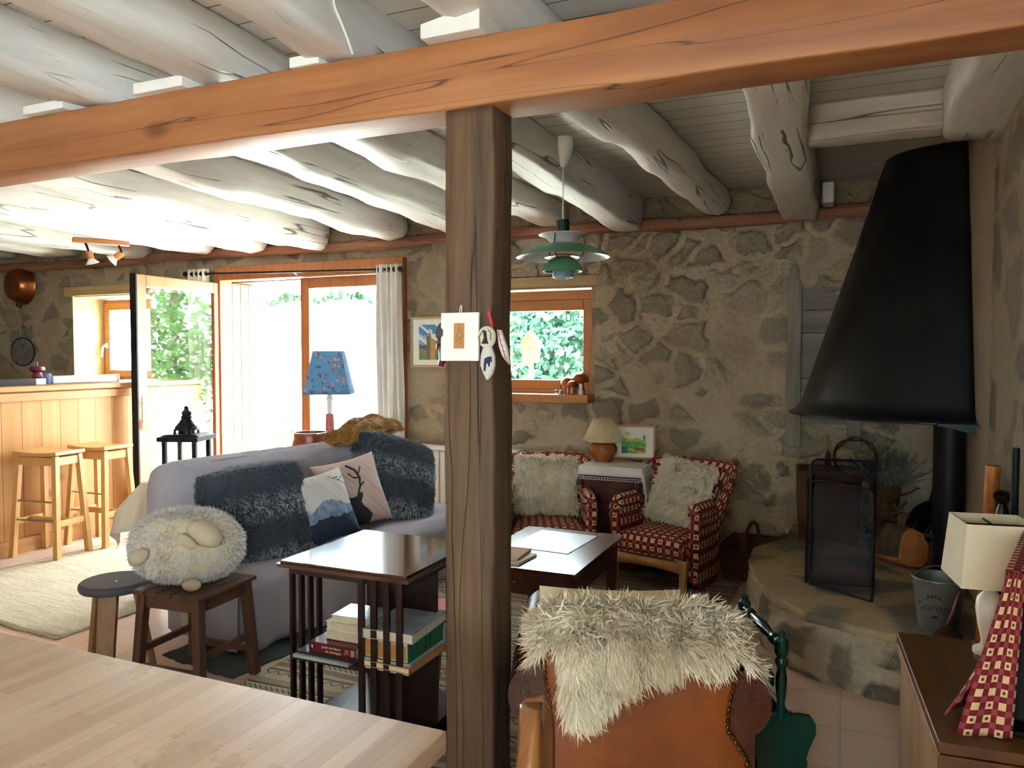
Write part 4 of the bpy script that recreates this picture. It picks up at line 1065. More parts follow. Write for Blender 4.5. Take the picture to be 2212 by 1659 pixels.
# ------------------------------------------------------------------ rugs
def rug(name, mat, x0, x1, y0, y1, rz, label, th=.008):
    cx, cy_ = (x0+x1)/2, (y0+y1)/2; hw, hd = (x1-x0)/2, (y1-y0)/2
    mb = MB().grid(40, 40, lambda u, v: (-hw+2*hw*u+.01*wob(v*6, 2), -hd+2*hd*v+.012*wob(u*6, 1), th*.5+.0015*(1+sin(u*23)*sin(v*19))))
    return tag(mb.build(name, mat, solid=th, loc=(cx, cy_, 0), rot=(0,0,rz)), label, 'rug')
rug('jute_rug', MT['jute'], -5.36, -3.72, 2.75, 4.65, R(-4), 'plain beige woven rug on the tiles in front of the bar stools')
rug('striped_rug', MT['rug'], -2.50, -.62, 1.30, 5.25, R(0), 'cream and brown striped kilim under the coffee table and bookcase')
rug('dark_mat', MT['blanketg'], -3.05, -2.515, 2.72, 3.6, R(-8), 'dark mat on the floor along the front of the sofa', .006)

# ------------------------------------------------------------------ revolving bookcase and books
t = thing('revolving_bookcase', 'dark mahogany revolving bookcase with slatted corners and shiny top', 'bookcase', (-1.68, 2.575, 0))
zt = .72; hs = .275
MB().prism([(-hs,zt-.028),(hs,zt-.028),(hs+.012,zt-.022),(hs+.016,zt-.014),(hs+.006,zt-.008),(hs,zt),(-hs,zt),(-hs-.006,zt-.008),(-hs-.016,zt-.014),(-hs-.012,zt-.022)], -hs, hs, 'y').box(-hs-.012,hs+.012,-hs-.012,hs+.012,zt-.024,zt-.010).build('top', MT['mahogtop'], t, smooth=False)
for z in (.665, ): MB().box(-.25,.25,-.25,.25,z,z+.028).build('apron', MT['mahog'], t)
MB().box(-.25,.25,-.25,.25,.335,.355).build('shelf', MT['mahog'], t, bevel=.002)
MB().box(-.25,.25,-.25,.25,.055,.075).build('shelf', MT['mahog'], t, bevel=.002)
MB().box(-.035,.035,-.035,.035,.075,.665).build('column', MT['mahog'], t)
for x0_, x1_, y0_, y1_ in ((.035,.245,-.008,.008),(-.008,.008,.035,.245)): MB().box(x0_,x1_,y0_,y1_,.075,.665).build('divider', MT['mahog'], t)
for k in range(4):
    M = Rz(k*pi/2)
    for j in range(4):
        x = .247-j*.054
        MB().box(x-.024, x, -.262,-.25,.05,.69, M=M).build('slat', MT['mahog'], t)
for k in range(2): MB().bar((-.29,0,.03),(.29,0,.03),.07,.05, side=(0,1,0)).build('foot_rail', MT['mahog'], t) if k == 0 else MB().bar((0,-.29,.03),(0,.29,.03),.07,.05).build('foot_rail', MT['mahog'], t)

BG = 'books in the revolving bookcase'
def book(x0, x1, y0, y1, z, h, spine, cover, label, name='book', rz=0, text=None, loc=None, arch=0):
    """closed book lying flat; spine on the given side"""
    cx, cy_ = (x0+x1)/2, (y0+y1)/2; w, d = (x1-x0)/2, (y1-y0)/2; b = .0025
    t = thing(name, label, 'book', (cx, cy_, z), rz, BG if name == 'book' else None)
    mb = MB().box(-w,w,-d,d,0,b).box(-w,w,-d,d,h-b,h)
    if spine == '-y': mb.box(-w,w,-d,-d+b,b,h-b)
    if spine == '+x': mb.box(w-b,w,-d,d,b,h-b)
    if spine == '-x': mb.box(-w,-w+b,-d,d,b,h-b)
    if spine == '+y': mb.box(-w,w,d-b,d,b,h-b)
    mb.build('cover', cover, t, bevel=.0008, smooth=False)
    i = .004
    px0, px1, py0, py1 = -w+(i if spine != '-x' else b), w-(i if spine != '+x' else b), -d+(i if spine != '-y' else b), d-(i if spine != '+y' else b)
    MB().box(px0, px1, py0, py1, b, h-b).build('pages', MT['pages'], t, smooth=False)
    return t
bx = lambda v: v-1.68
x0, y0 = -1.68, 2.575; z = .355
book(-1.905, -1.655, 2.30, 2.50, z, .012, '-y', MT['gloss'], 'thin glossy magazine at the bottom of the front stack')
book(-1.90, -1.64, 2.315, 2.50, z+.012, .010, '-y', MT['darkcover'], 'thin dark magazine under the red guide book')
b = book(-1.845, -1.635, 2.322, 2.50, z+.022, .042, '-y', MT['maroon'], 'thick dark red guide book with white title on its spine')
mb = MB(); M = Tr(.0,-.0905,.021) @ Rx(pi/2)
text_into(mb, 'guide des fleurs', .0135, Tr(-.005,0,.0075) @ M); text_into(mb, 'de montagne', .0135, Tr(.005,0,-.0075) @ M)
mb.add([(-.095,-.0905,.03),(-.088,-.0905,.03),(-.088,-.0905,.016),(-.092,-.0905,.02)], [(0,1,2,3)])
for k in range(3): mb.box(.084+k*.006,.0865+k*.006,-.0908,-.0895,.01,.033)
mb.build('spine_lettering', MT['paper'], b, smooth=False, label='white spine title')
MB().prism([(.05,.012),(.06,.026),(.054,.03),(.066,.034),(.074,.028),(.072,.014),(.066,.02),(.06,.014)], -.0908, -.0896, 'y').build('flower_emblem', MT['lred'], b, smooth=False)
book(-1.80, -1.62, 2.36, 2.50, z+.064, .040, '+y', MT['maroon'], 'paperback with grey page edges above the red guide book', arch=1)
book(-1.795, -1.625, 2.355, 2.50, z+.104, .034, '+y', MT['paper'], 'white paperback in the middle of the front stack')
book(-1.765, -1.60, 2.35, 2.49, z+.138, .030, '+y', MT['gloss'], 'glossy paperback on top of the front stack', rz=R(4))
book(-1.61, -1.405, 2.318, 2.56, z, .012, '+x', MT['darkcover'], 'dark paperback under the stack with the green book', rz=R(0))
book(-1.60, -1.395, 2.31, 2.57, z+.012, .022, '+x', MT['tan'], 'cream edged atlas under the map', rz=R(-2))
book(-1.60, -1.41, 2.32, 2.58, z+.034, .008, '+x', MT['gloss'], 'folded map lying under the thick green book', rz=R(2))
b = book(-1.60, -1.415, 2.325, 2.585, z+.042, .075, '+x', MT['bookgreen'], 'very thick green book in the bookcase')
mb = MB()
for k in range(10): mb.box(.0925,.0932,-.012,.004,.012+k*.005,.0145+k*.005).box(.0925,.0932,.022,.036,.012+k*.005,.0145+k*.005)
mb.build('spine_lettering', MT['ink'], b, smooth=False)
MB().box(-.09,.085,-.1305,-.129,.008,.062).build('page_label', MT['tan'], b, smooth=False)
book(-1.605, -1.40, 2.315, 2.60, z+.117, .034, '-x', MT['gloss'], 'large white album on top of the green book', rz=R(3))

t = thing('red_stool', 'small red seated three legged stool behind the bookcase, half hidden by the post', 'stool', (-1.66, 3.07, 0), R(10))
MB().lathe([(.001,.315),(.12,.315),(.13,.325),(.13,.34),(.12,.348),(.001,.348)], 36).build('seat', MT['red'], t)
for k in range(3):
    a = R(-100+k*120); MB().bar((.07*cos(a),.07*sin(a),.315),(.13*cos(a),.13*sin(a),.009),.045,.03,.04,.028,side=(-sin(a),cos(a),0)).build('leg', MT['brown2'], t, bevel=.003)

# ------------------------------------------------------------------ coffee table
t = thing('coffee_table', 'old dark brown coffee table with plank top and drawer', 'table', (-1.40, 3.70, 0))
mb = MB()
for k in range(4): mb.box(-.285+k*.1425+.0008, -.285+(k+1)*.1425-.0008, -.42, .42, .478, .5)
mb.build('top', MT['coffee'], t, smooth=False)
mb = MB(); mb.box(-.245,.245,-.365,-.345,.36,.478).box(-.245,.245,.345,.365,.36,.478).box(-.25,-.23,-.36,.36,.36,.478).box(.23,.25,-.36,.36,.36,.478); mb.build('apron', MT['coffeel'], t)
dr = MB().box(-.19,.12,-.372,-.35,.375,.465).build('drawer', MT['coffeel'], t, bevel=.004)
MB().ball((-.035,-.38,.42), .012).build('knob', MT['coffeel'], dr)
for sx in (-1,1):
    for sy in (-1,1): MB().bar((sx*.235,sy*.35,.478),(sx*.235,sy*.35,.009),.055,.055,.034,.034).build('leg', MT['coffeel'], t, bevel=.003)
tag(MB().box(-.17,.17,-.21,.21,0,.003).build('place_mat', MT['mirror'], bevel=.001, loc=(-1.42, 3.83, .5), rot=(0,0,R(-4))), 'large pale laminated sheet lying on the coffee table', 'place mat')
book(-1.66, -1.40, 3.33, 3.53, .5, .012, '-x', MT['paper'], 'pale magazine at the bottom on the coffee table', 'magazine', R(-4))
book(-1.66, -1.43, 3.345, 3.545, .512, .014, '-x', MT['tan'], 'upper magazine on the coffee table with curled cover', 'magazine', R(3))
# ------------------------------------------------------------------ checked tub chairs
def tub_chair(label):
    t = thing('tub_chair', label, 'armchair', (0,0,0), 0, 'checked tub chairs')
    # plan of the inner face: from front of one arm round the back to the other
    def plan(s):
        a = s*2-1                    # -1..1
        k = abs(a)
        ang = a*R(118)
        x = .265*sin(ang)/max(.75, abs(sin(R(118)))) if k < .76 else None
        if k < .62:
            q = a/.62*R(90); return Vector((.262*sin(q), .04+.215*cos(q))), Vector((sin(q), cos(q)))
        f = (k-.62)/.38
        return Vector((math.copysign(.262+.012*f, a), .04-.285*f)), Vector((math.copysign(1, a), 0))
    def H(s):
        k = abs(s*2-1); return .545+.245*(1-sm((k-.26)/.40))
    def lean(s):
        k = abs(s*2-1); return .15*(1-sm((k-.30)/.40))+.03
    cs = [(0,.22),(0,.36),(.0,.62),(.02,.85),(.25,.985),(.6,1.0),(.95,.96),(1.0,.86),(.92,.66),(.85,.4),(.8,.10)]
    nv = len(cs)-1
    def shell(s, j):
        p, n = plan(s); h = H(s); o, z = cs[j]
        th = .085; zz = z*h; ln = lean(s)*max(0, (zz-.36)/.43)
        roll = .02*(1-sm((abs(s*2-1)-.5)/.2))
        q = p + n*(o*th + ln)
        return Vector((q.x, q.y, zz))
    mb = MB()
    def arc(i):
        return i*1.75
    mb.grid(64, nv, lambda u, v: shell(u, int(round(v*nv))), uv=lambda u, v: (u*1.75, v*nv*.085))
    for e in (0, 64):
        P = [mb.v[e*(nv+1)+j].copy() for j in range(nv+1)]; c = sum(P, Vector())/len(P)+Vector((0,-.03,0)); P.append(c)
        mb.add(P, [(i, i+1, nv+1) for i in range(nv)]+[(nv, 0, nv+1)], uvs=[(p.x, p.z) for p in P])
    mb.build('backrest', MT['check'], t, sub=1, auto=False)
    for sx in (-1,1):
        mb = MB()
        mb.grid(24, 14, lambda u, v: Vector((sx*(.305+.052*cos(2*pi*u)*sqrt(max(0,1-.9*max(0,(v-.86)/.14)**2))), .02-.275*v, .535+.052*sin(2*pi*u)*sqrt(max(0,1-.9*max(0,(v-.86)/.14)**2))-.0*v)), cu=True, uv=lambda u, v: (u*.33, v*.3))
        P = [mb.v[i*15+14].copy() for i in range(24)]; mb.add(P, [tuple(range(24))], uvs=[(p.x, p.z) for p in P])
        mb.build('armrest', MT['check'], t, auto=True)
    # domed seat
    def seat(u, v):
        a = 2*u-1; b = v
        fx = .262-.0*b; y = -.31+.55*b
        if b < .0: pass
        front = .03*(1-a*a)*(1-sm(b*3))
        x = a*(.275 if b < .25 else .262)*(1-.25*sm((b-.6)/.4))
        z = .335+.05*max(0,(1-a**4))**.5*max(0,1-(2*b-.9)**4)**.5
        return Vector((x, y-front, z))
    mb = MB().grid(24, 24, seat, uv=lambda u, v: (u*.56, v*.6))
    mb.grid(24, 6, lambda u, v: seat(u, 0)+Vector((0, -.018*sin(pi*v)-.0, -.11*v)), uv=lambda u, v: (u*.56, -v*.13))
    for sx in (0, 1): mb.grid(6, 24, lambda u, v: seat(sx, v)+Vector(((sx-.5)*.02*sin(pi*u), 0, -.11*u)), uv=lambda u, v: (u*.13, v*.6))
    mb.build('seat', MT['check'], t, weld=True, auto=False)
    fr = MB().grid(20, 1, lambda u, v: Vector(((2*u-1)*.285, -.312-.03*(1-(2*u-1)**2), .165+.075*v+.025*(1-v)*(1-(2*u-1)**2))))
    fr.build('front_rail', MT['oak'], t, solid=.028)
    MB().box(-.27,.27,-.28,.25,.19,.23).build('seat_frame', MT['oak'], t, smooth=False)
    for sx in (-1,1):
        MB().bar((sx*.275,-.30,.25),(sx*.268,-.315,.009),.06,.055,.034,.034).build('leg', MT['oak'], t, bevel=.006)
        MB().bar((sx*.22,.24,.22),(sx*.25,.33,.009),.045,.045,.032,.032).build('leg', MT['oak'], t, bevel=.004)
    return t
A1 = tub_chair('red checked tub chair next to the small window, turned towards the coffee table')
A1.scale = (.89,.92,1); A1.location = (-1.87, 4.90, 0); A1.rotation_euler = (0,0,R(24))
A2 = copy_tree(A1); A2['label'] = 'red checked tub chair with light wooden leg beside the hearth'
A2.location = (-1.04, 4.98, 0); A2.rotation_euler = (0,0,R(-16))
def fleece(label, n=9000, seed=11, W=.43, H=.40, mat='cream', tf=None):
    t = thing('fleece_cushion', label, 'cushion', (0,0,0), 0, 'sheepskin cushions on the tub chairs')
    mb = cushion_mb(cush_fn(W, H, .11, .04, seed=seed), 16); mb.build('hide', MT['hide'], t, weld=True)
    fur('fur', mb, n, .045, .003, MT[mat], t, (.25,0,-1), .4, .55, .7, .35, seed)
    return t
f1 = fleece('square cream sheepskin cushion leaning in the tub chair near the window', 10000, 11); 
def on_chair(c, f, lx, ly, z, tilt, roll=0):
    M = Rz(c.rotation_euler.z); p = M @ Vector((lx, ly, 0)); place(f, (c.location.x+p.x, c.location.y+p.y, z), c.rotation_euler.z, tilt, roll)
on_chair(A1, f1, 0, .135, .60, R(-20), R(2))
f2 = fleece('curly cream sheepskin lying diagonally on the tub chair by the hearth', 10000, 15, .40, .44, 'creamw'); on_chair(A2, f2, .02, .11, .60, R(-24), R(9))

# ------------------------------------------------------------------ bedside cabinet group
t = thing('bedside_cabinet', 'narrow dark wood cabinet with panelled door against the stone wall', 'cabinet', (-1.47, 5.28, 0))
MB().box(-.195,.195,-.19,.19,.05,.70).build('body', MT['cab'], t, bevel=.004)
MB().box(-.215,.215,-.21,.20,.70,.725).build('top', MT['cab'], t, bevel=.005)
d = MB().box(-.15,.15,-.203,-.19,.575,.675).build('drawer', MT['cab'], t, bevel=.004); MB().ball((0,-.212,.625), .011).build('knob', MT['cab'], d)
MB().box(-.19,.19,-.2,-.19,.545,.56).build('moulding', MT['cab'], t)
d = MB().box(-.165,-.115,-.203,-.19,.08,.535).box(.115,.165,-.203,-.19,.08,.535).box(-.115,.115,-.203,-.19,.08,.14).box(-.115,.115,-.203,-.19,.475,.535).build('door', MT['cab'], t, bevel=.003)
MB().box(-.085,.085,-.199,-.19,.165,.45).build('door_panel', MT['cab'], d, bevel=.006)
for sx in (-1,1):
    for sy in (-1,1): MB().bar((sx*.165,sy*.16,.05),(sx*.165,sy*.16,0),.05,.05,.04,.04).build('foot', MT['cab'], t)
t = thing('lace_doily', 'white lace edged cloth draped over the dark cabinet', 'cloth', (-1.47, 5.28, .727))
def doily(u, v):
    x = (u-.5)*.74; y = -.285+(v)*.49
    ax = max(0, abs(x)-.222); ay = max(0, -.222-y); sx = 1 if x > 0 else -1
    z = .004-1.0*ax-.95*ay + (.0)
    if ax > 0: z -= .35*ax*(1-v)
    return (sx*(min(abs(x),.222)+.15*ax+.012*min(1,ax*20)), max(y, -.222)-.012*min(1,ay*20)-.1*ay+.012*sin(v*19)*min(1,ax*8), z)
MB().grid(40, 30, doily).build('cloth', MT['lace'], t, solid=.0025)
mb = MB()
for k in range(23):
    x = -.215+k*.0195
    mb.tube([(x+.0105*cos(a), -.242, -.066-.010*(1-sin(a))) for a in np.linspace(0,2*pi,9)[:-1]], .0022, 5, closed=True)
mb.build('lace_edge', MT['lace'], t)
t = thing('table_lamp', 'small lamp with pleated cream shade and round orange pottery base', 'lamp', (-1.60, 5.33, .733))
MB().lathe([(.001,0),(.058,0),(.058,.012),(.075,.03),(.098,.07),(.1,.095),(.085,.125),(.05,.14),(.03,.15),(.001,.15)], 36).build('base', MT['ceramic'], t)
MB().lathe([(.012,.15),(.012,.17),(.001,.17)], 12).build('stem', MT['brass'], t)
mb = MB().grid(120, 6, lambda u, v: Vector(((.148-.082*v+.004*cos(u*2*pi*40)*(1-.4*v))*cos(2*pi*u), (.148-.082*v+.004*cos(u*2*pi*40)*(1-.4*v))*sin(2*pi*u), .145+.165*v-.004*sin(pi*v))), cu=True)
mb.build('lamp_shade', MT['pleat'], t, solid=.002)
mb = MB().box(-.064,.064,-.002,.002,.298,.302).box(-.002,.002,-.064,.064,.298,.302); mb.build('shade_carrier', MT['brass'], t)

def picture(name, label, W, H, fw, art, mats, loc, rx, rz, framemat, aw, ah, n=(60,44), cat='picture', dx=0, dz=0):
    t = thing(name, label, cat, loc, rot=(rx, 0, rz))
    ring(MB(), -W/2, W/2, 0, H, fw, -.018, 0).build('frame', framemat, t, bevel=.002)
    MB().box(-W/2+fw*.8, W/2-fw*.8, -.008, -.002, fw*.8, H-fw*.8).build('mount_board', MT['paper'], t, smooth=False)
    c = (dx, H/2+dz)
    mb = MB().grid(n[0], n[1], lambda u, v: Vector((c[0]+(u-.5)*aw, -.0088, c[1]+(v-.5)*ah)), mf=art)
    mb.build('artwork', mats, t, smooth=False)
    return t
def green_art(u, v):
    if v > .82 and .14 < u < .36 and (near(u, v, [(.15,.97),(.34,.93)], .03) or near(u, v, [(.16,.86),(.33,.86)], .025)): return 1
    if near(u, v, [(.93,.60),(.92,.86)], .02) or near(u, v, [(.93,.66),(.86,.80)], .012) or near(u, v, [(.93,.66),(.99,.80)], .012): return 4
    r = .62+.12*math.exp(-((u-.62)/.16)**2)+.08*math.exp(-((u-.2)/.14)**2)+.02*wob(u*8, 1)
    if .55 < u < .93 and abs(v-(.20-.08*(u-.7))) < .09 and .5 < u < .95: return 5
    if v > r: return 0
    if v > r-.14+.05*wob(u*7, 2): return 2
    if v > .36+.08*wob(u*5, 4): return 3
    if v < .3 and u < .25: return 4
    return 2 if (v+u*.3) % .24 < .11 else 3
gm = [MT['paper'], plain('crayon_orange', '#d9a03c'), plain('crayon_lime', '#a9bf3f'), plain('crayon_green', '#4f9a52'), plain('crayon_dark_green', '#2f6a44'), plain('crayon_brown', '#8a5638')]
picture('framed_drawing', 'framed bright green landscape drawing standing beside the pleated lamp', .31, .245, .014, green_art, gm, (-1.40, 5.42, .745), R(-9), R(6), MT['oak'], .175, .155, dx=-.0, dz=-.005)
tag(MB().box(-.035,.035,-.03,.02,0,.014).build('picture_stand', MT['cab'], bevel=.004, loc=(-1.36, 5.395, .732)), 'little dark wooden foot under the green drawing', 'stand')
def castle(u, v):
    u = min(u+.24, .999)
    if v > .72+.04*wob(u*4, 1) and not near(u, v, [(.62,.62),(.62,.86)], .05): return 1 if wob(u*5+v*7, 3) < .28 else 0
    tower = (abs(u-.56) < .075 and v < .66) or (abs(u-.68) < .10 and v < .56) or (abs(u-.60) < .04*(1-(v-.66)/.2) and .66 <= v < .86)
    if tower: return 3 if u < .6 else 5
    if u > .78 and v < .48+.1*math.exp(-((u-.88)/.07)**2): return 4
    if v < .42 and u < .5 and v > .34-.1*u: return 2
    if v < .36: return 6 if wob(u*21+v*33, 2) > 0 else 4
    return 0 if wob(u*6+v*9, 5) > -.1 else 1
cm = [MT['paper'], plain('photo_sky', '#4d86b8'), plain('photo_slate', '#4a5666'), plain('photo_stone_dark', '#6d5f4c'), plain('photo_tree', '#55703c'), plain('photo_stone', '#b58a4e'), plain('photo_grass', '#8f8a55')]
picture('framed_photograph', 'pale framed photograph of a castle on the wall beside the oak post', .50, .43, .02, castle, cm, (-3.20, 5.755, 1.39), 0, 0, MT['palewood'], .30, .30, (60,60), dx=-.02)

t = thing('radiator', 'white ribbed radiator under the castle photograph', 'radiator', (-2.87, 5.68, 0))
mb = MB().box(-.48,.48,-.03,.03,.1,.70)
for k in range(16): mb.box(-.475+k*.06,-.475+k*.06+.045,-.045,-.03,.11,.69)
mb.build('panel', MT['white'], t, bevel=.006)
MB().box(-.485,.485,-.05,.05,.70,.735).build('top_grille', MT['white'], t, bevel=.006)
for sx in (-.4,.4): MB().box(sx-.03,sx+.03,-.02,.05,0,.1).build('foot', MT['white'], t)
# figures on the window sill
def mushroom(x, y, s, lab, tilt=0):
    t = thing('mushroom_figure', lab, 'mushroom figurine', (x, y, 1.19), 0, 'wooden mushrooms on the window sill')
    MB().lathe([(.001,0),(.024*s,0),(.026*s,.012*s),(.02*s,.04*s),(.021*s,.065*s),(.001,.07*s)], 20).build('stem', MT['ceramic'], t)
    MB().lathe([(.001,.062*s),(.04*s,.06*s),(.046*s,.066*s),(.043*s,.08*s),(.03*s,.098*s),(.012*s,.108*s),(.001,.109*s)], 24).build('cap', MT['copper'], t)
mushroom(-1.99, 5.67, 1.25, 'middle sized wooden mushroom beside the little bell on the sill')
mushroom(-1.905, 5.71, 1.55, 'largest wooden mushroom at the back of the sill')
mushroom(-1.94, 5.625, 1.0, 'smallest wooden mushroom at the front of the sill')
t = thing('hand_bell', 'tiny white and metal bell on the window sill next to the mushrooms', 'bell', (-2.03, 5.62, 1.19))
MB().lathe([(.001,0),(.022,0),(.016,.02),(.009,.035),(.001,.038)], 18).build('bell_cup', MT['metal'], t); MB().lathe([(.004,.036),(.004,.07),(.001,.072)], 8).build('handle', MT['black'], t)
tag(MB().tube([(.014*cos(a), 0, .016+.014*sin(a)) for a in np.linspace(0,2*pi,14)[:-1]], .004, 6, closed=True).build('napkin_ring', MT['metal'], loc=(-2.075, 5.64, 1.192)), 'small metal ring standing at the end of the row on the sill', 'ring')
t = thing('white_figurine', 'little white figurine by the frame on the window sill', 'figurine', (-1.872, 5.635, 1.19))
MB().lathe([(.001,0),(.022,0),(.02,.03),(.012,.05),(.016,.065),(.012,.082),(.001,.086)], 16).build('body', MT['lgrey'], t)

# ------------------------------------------------------------------ pendant lamp
t = thing('pendant_lamp', 'green layered metal pendant lamp hanging in front of the stone wall', 'pendant lamp', (-1.435, 4.0, 1.921)); t.scale = (.953,)*3
MB().lathe([(.001,.63),(.012,.63),(.03,.66),(.05,.71),(.058,.75),(.055,.795),(.001,.795)], 28).build('ceiling_rose', MT['plastic'], t)
MB().tube([(0,0,.32),(0,0,.64)], .0035, 6).build('cord', MT['plastic'], t)
MB().lathe([(.001,.25),(.038,.25),(.038,.325),(.034,.33),(.001,.33)], 28).build('top_cap', MT['green'], t)
sh = [(.05,.19),(.06,.215),(.09,.235),(.14,.246),(.142,.243),(.095,.228),(.07,.20),(.055,.16)]
MB().lathe([(.05,.155),(.06,.185),(.075,.215),(.105,.238),(.14,.247),(.141,.244),(.106,.234),(.08,.21),(.066,.185),(.056,.155)], 48, cap=False).build('upper_shade', MT['lgrey'], t)
sh2 = MB().lathe([(.03,.196),(.10,.192),(.18,.172),(.24,.142),(.268,.118),(.270,.116)], 64, cap=False).build('main_shade', MT['lgreen'], t)
MB().lathe([(.03,.192),(.10,.188),(.18,.168),(.24,.138),(.268,.115)], 64, cap=False).build('shade_lining', MT['lgrey'], sh2)
MB().lathe([(.04,.10),(.05,.15),(.06,.195)], 32, cap=False).build('inner_cone', MT['lgrey'], t)
MB().lathe([(.03,.135),(.075,.130),(.105,.118),(.106,.115),(.07,.125),(.03,.13)], 40, cap=False).build('red_reflector', MT['lred'], t)
MB().lathe([(.02,.122),(.05,.118),(.085,.095),(.108,.06),(.114,.035),(.110,.035),(.10,.06),(.08,.088),(.05,.11),(.02,.114)], 48, cap=False).build('lower_shade', MT['lgreen'], t)
MB().lathe([(.058,.045),(.06,.012),(.058,.0),(.05,.0),(.05,.045)], 36, cap=False).build('bottom_cup', MT['lblue'], t)
for k in range(3):
    a = k*2.094+.5; MB().tube([(.12*cos(a),.12*sin(a),.243),(.13*cos(a),.13*sin(a),.18),(.12*cos(a),.12*sin(a),.14),(.085*cos(a),.085*sin(a),.095)], .0035, 6).build('strut', MT['brass'], t)

# ------------------------------------------------------------------ things hung on the post
Y = 2.108
t = thing('small_picture', 'white card with a tiny line drawing hung on the front of the oak post', 'picture', (-1.085, Y, 1.48), rot=(R(-1.5),0,0))
MB().box(-.068,.062,-.012,0,0,.148).build('panel', MT['plastic'], t, bevel=.002)
MB().box(-.022,.014,-.0132,-.0118,.038,.116).build('sketch_sheet', MT['tan'], t, smooth=False)
mb = MB(); yy = -.0136
for L in ([(-.006,.098),(-.001,.103),(.004,.099),(.003,.092),(-.003,.092),(-.006,.098)], [(-.003,.092),(-.012,.078),(-.014,.066),(-.006,.056),(.004,.054)], [(.003,.092),(.007,.08),(.003,.068)], [(-.009,.072),(-.002,.064),(.007,.062),(.006,.054)], [(-.003,.104),(-.005,.112)], [(.001,.075),(-.003,.062)]):
    mb.tube([(x, yy, z) for x, z in L], .0005, 5)
mb.build('drawing', MT['ink'], t)
MB().tube([(-.008,-.004,.148),(-.006,.0,.170),(-.003,.0,.172),(.0,-.004,.148)], .0022, 6).build('hanging_loop', MT['cushl'], t)
# three stuffed ornaments on a nail at the corner of the post
X = -.985
tag(MB().tube([(X-.012,Y+.012,1.628),(X+.004,Y-.014,1.634)], .0016, 6).build('nail', MT['metal']), 'small nail at the corner of the oak post', 'nail')
t = thing('red_tag', 'short red felt ribbon hanging from the nail on the post', 'ribbon', (X, Y-.008, 1.625))
MB().prism([(-.010,.004),(.0,.006),(.012,-.04),(.006,-.05)], -.003, .001, 'y').build('ribbon', MT['red'], t, bevel=.001)
def pad(name, label, loc, outline, T, mat, prints=None, rz=0, cat='ornament', group='stuffed ornaments hanging on the post'):
    t = thing(name, label, cat, loc, rz, group)
    n = len(outline); cx = sum(p[0] for p in outline)/n; cz = sum(p[1] for p in outline)/n
    def f(u, v):
        i = u*n; a = outline[int(i) % n]; b = outline[(int(i)+1) % n]; q = i-int(i)
        x = a[0]+(b[0]-a[0])*q; z = a[1]+(b[1]-a[1])*q; k = sin(v*pi); s = abs(cos(v*pi))
        r = sin(v*pi)**.6
        return Vector((cx+(x-cx)*r, -T/2*cos(v*pi), cz+(z-cz)*r))
    MB().grid(n*3, 10, f, cu=True).build('body', mat, t, weld=True)
    if prints:
        for nm, m, polys in prints:
            mb = MB()
            for P in polys:
                if P[0] == 'L': mb.tube([(x, -T/2*(1-.5*((x-cx)**2+(z-cz)**2)/.0012) if False else -T*.53, z) for x, z in P[1]], P[2], 5)
                else: mb.prism(P, -T*.53, -T*.40, 'y')
            mb.build(nm, m, t)
    return t
circ = [(.030*cos(a), -.03+.034*sin(a)) for a in np.linspace(0,2*pi,20)[:-1]]
pad('hanging_ornament', 'round stuffed ornament printed with a dark figure, uppermost on the nail', (X-.004, Y-.022, 1.582), circ, .026, MT['linen'], [('print', MT['ink'], [[(-.008,-.008),(.004,-.012),(.006,-.03),(.010,-.05),(-.012,-.05),(-.004,-.032)], ('L', [(-.016,-.05),(-.02,-.03),(-.008,-.012)], .0012), ('L', [(.01,-.008),(.02,-.02),(.018,-.04)], .0012)])])
seed_ = [(.0,.04),(.012,.02),(.024,-.01),(.026,-.04),(.018,-.065),(.004,-.085),(-.004,-.085),(-.014,-.066),(-.024,-.04),(-.022,-.01),(-.012,.02)]
pad('hanging_ornament', 'white stuffed ornament printed with a dark bear, lowest on the nail', (X-.002, Y-.020, 1.508), seed_, .03, MT['cushl'], [('print', MT['navy'], [[(-.006,-.035),(-.004,-.02),(.008,-.014),(.018,-.014),(.02,-.03),(.014,-.03),(.013,-.044),(.009,-.044),(.008,-.034),(.002,-.036),(-.001,-.058),(-.007,-.056)]])])
sd2 = [(-.012,.03),(.004,.028),(.014,.0),(.024,-.03),(.03,-.06),(.034,-.078),(.024,-.072),(.006,-.05),(-.006,-.02)]
pad('hanging_ornament', 'long beige stuffed leaf with red stitching hanging beside the bear', (X+.032, Y-.002, 1.545), sd2, .022, MT['cushl'], [('stitching', MT['red'], [('L', [(-.004,.026),(.006,-.01),(.018,-.045),(.03,-.074)], .0012)]+[('L', [(.001+k*.005-.005,.016-k*.017+.001),(.001+k*.005+.005,.016-k*.017-.002)], .0009) for k in range(5)])])
hat = [(.03,.03),(.01,.034),(-.012,.022),(-.026,.0),(-.026,-.02),(-.012,-.034),(.01,-.036),(.03,-.03)]
pad('hanging_ornament', 'dark and pale stuffed ornament peeping out behind the white card', (-1.155, Y+.012, 1.575), hat, .04, MT['greyseat'], None, R(70))
boot = [(.02,.03),(-.012,.03),(-.014,.015),(-.006,.005),(-.004,-.02),(-.008,-.04),(.01,-.044),(.02,-.02)]
pad('hanging_ornament', 'small dark red patterned boot ornament below the grey one on the post', (-1.162, Y+.004, 1.505), boot, .026, MT['maroon'], None, R(30))
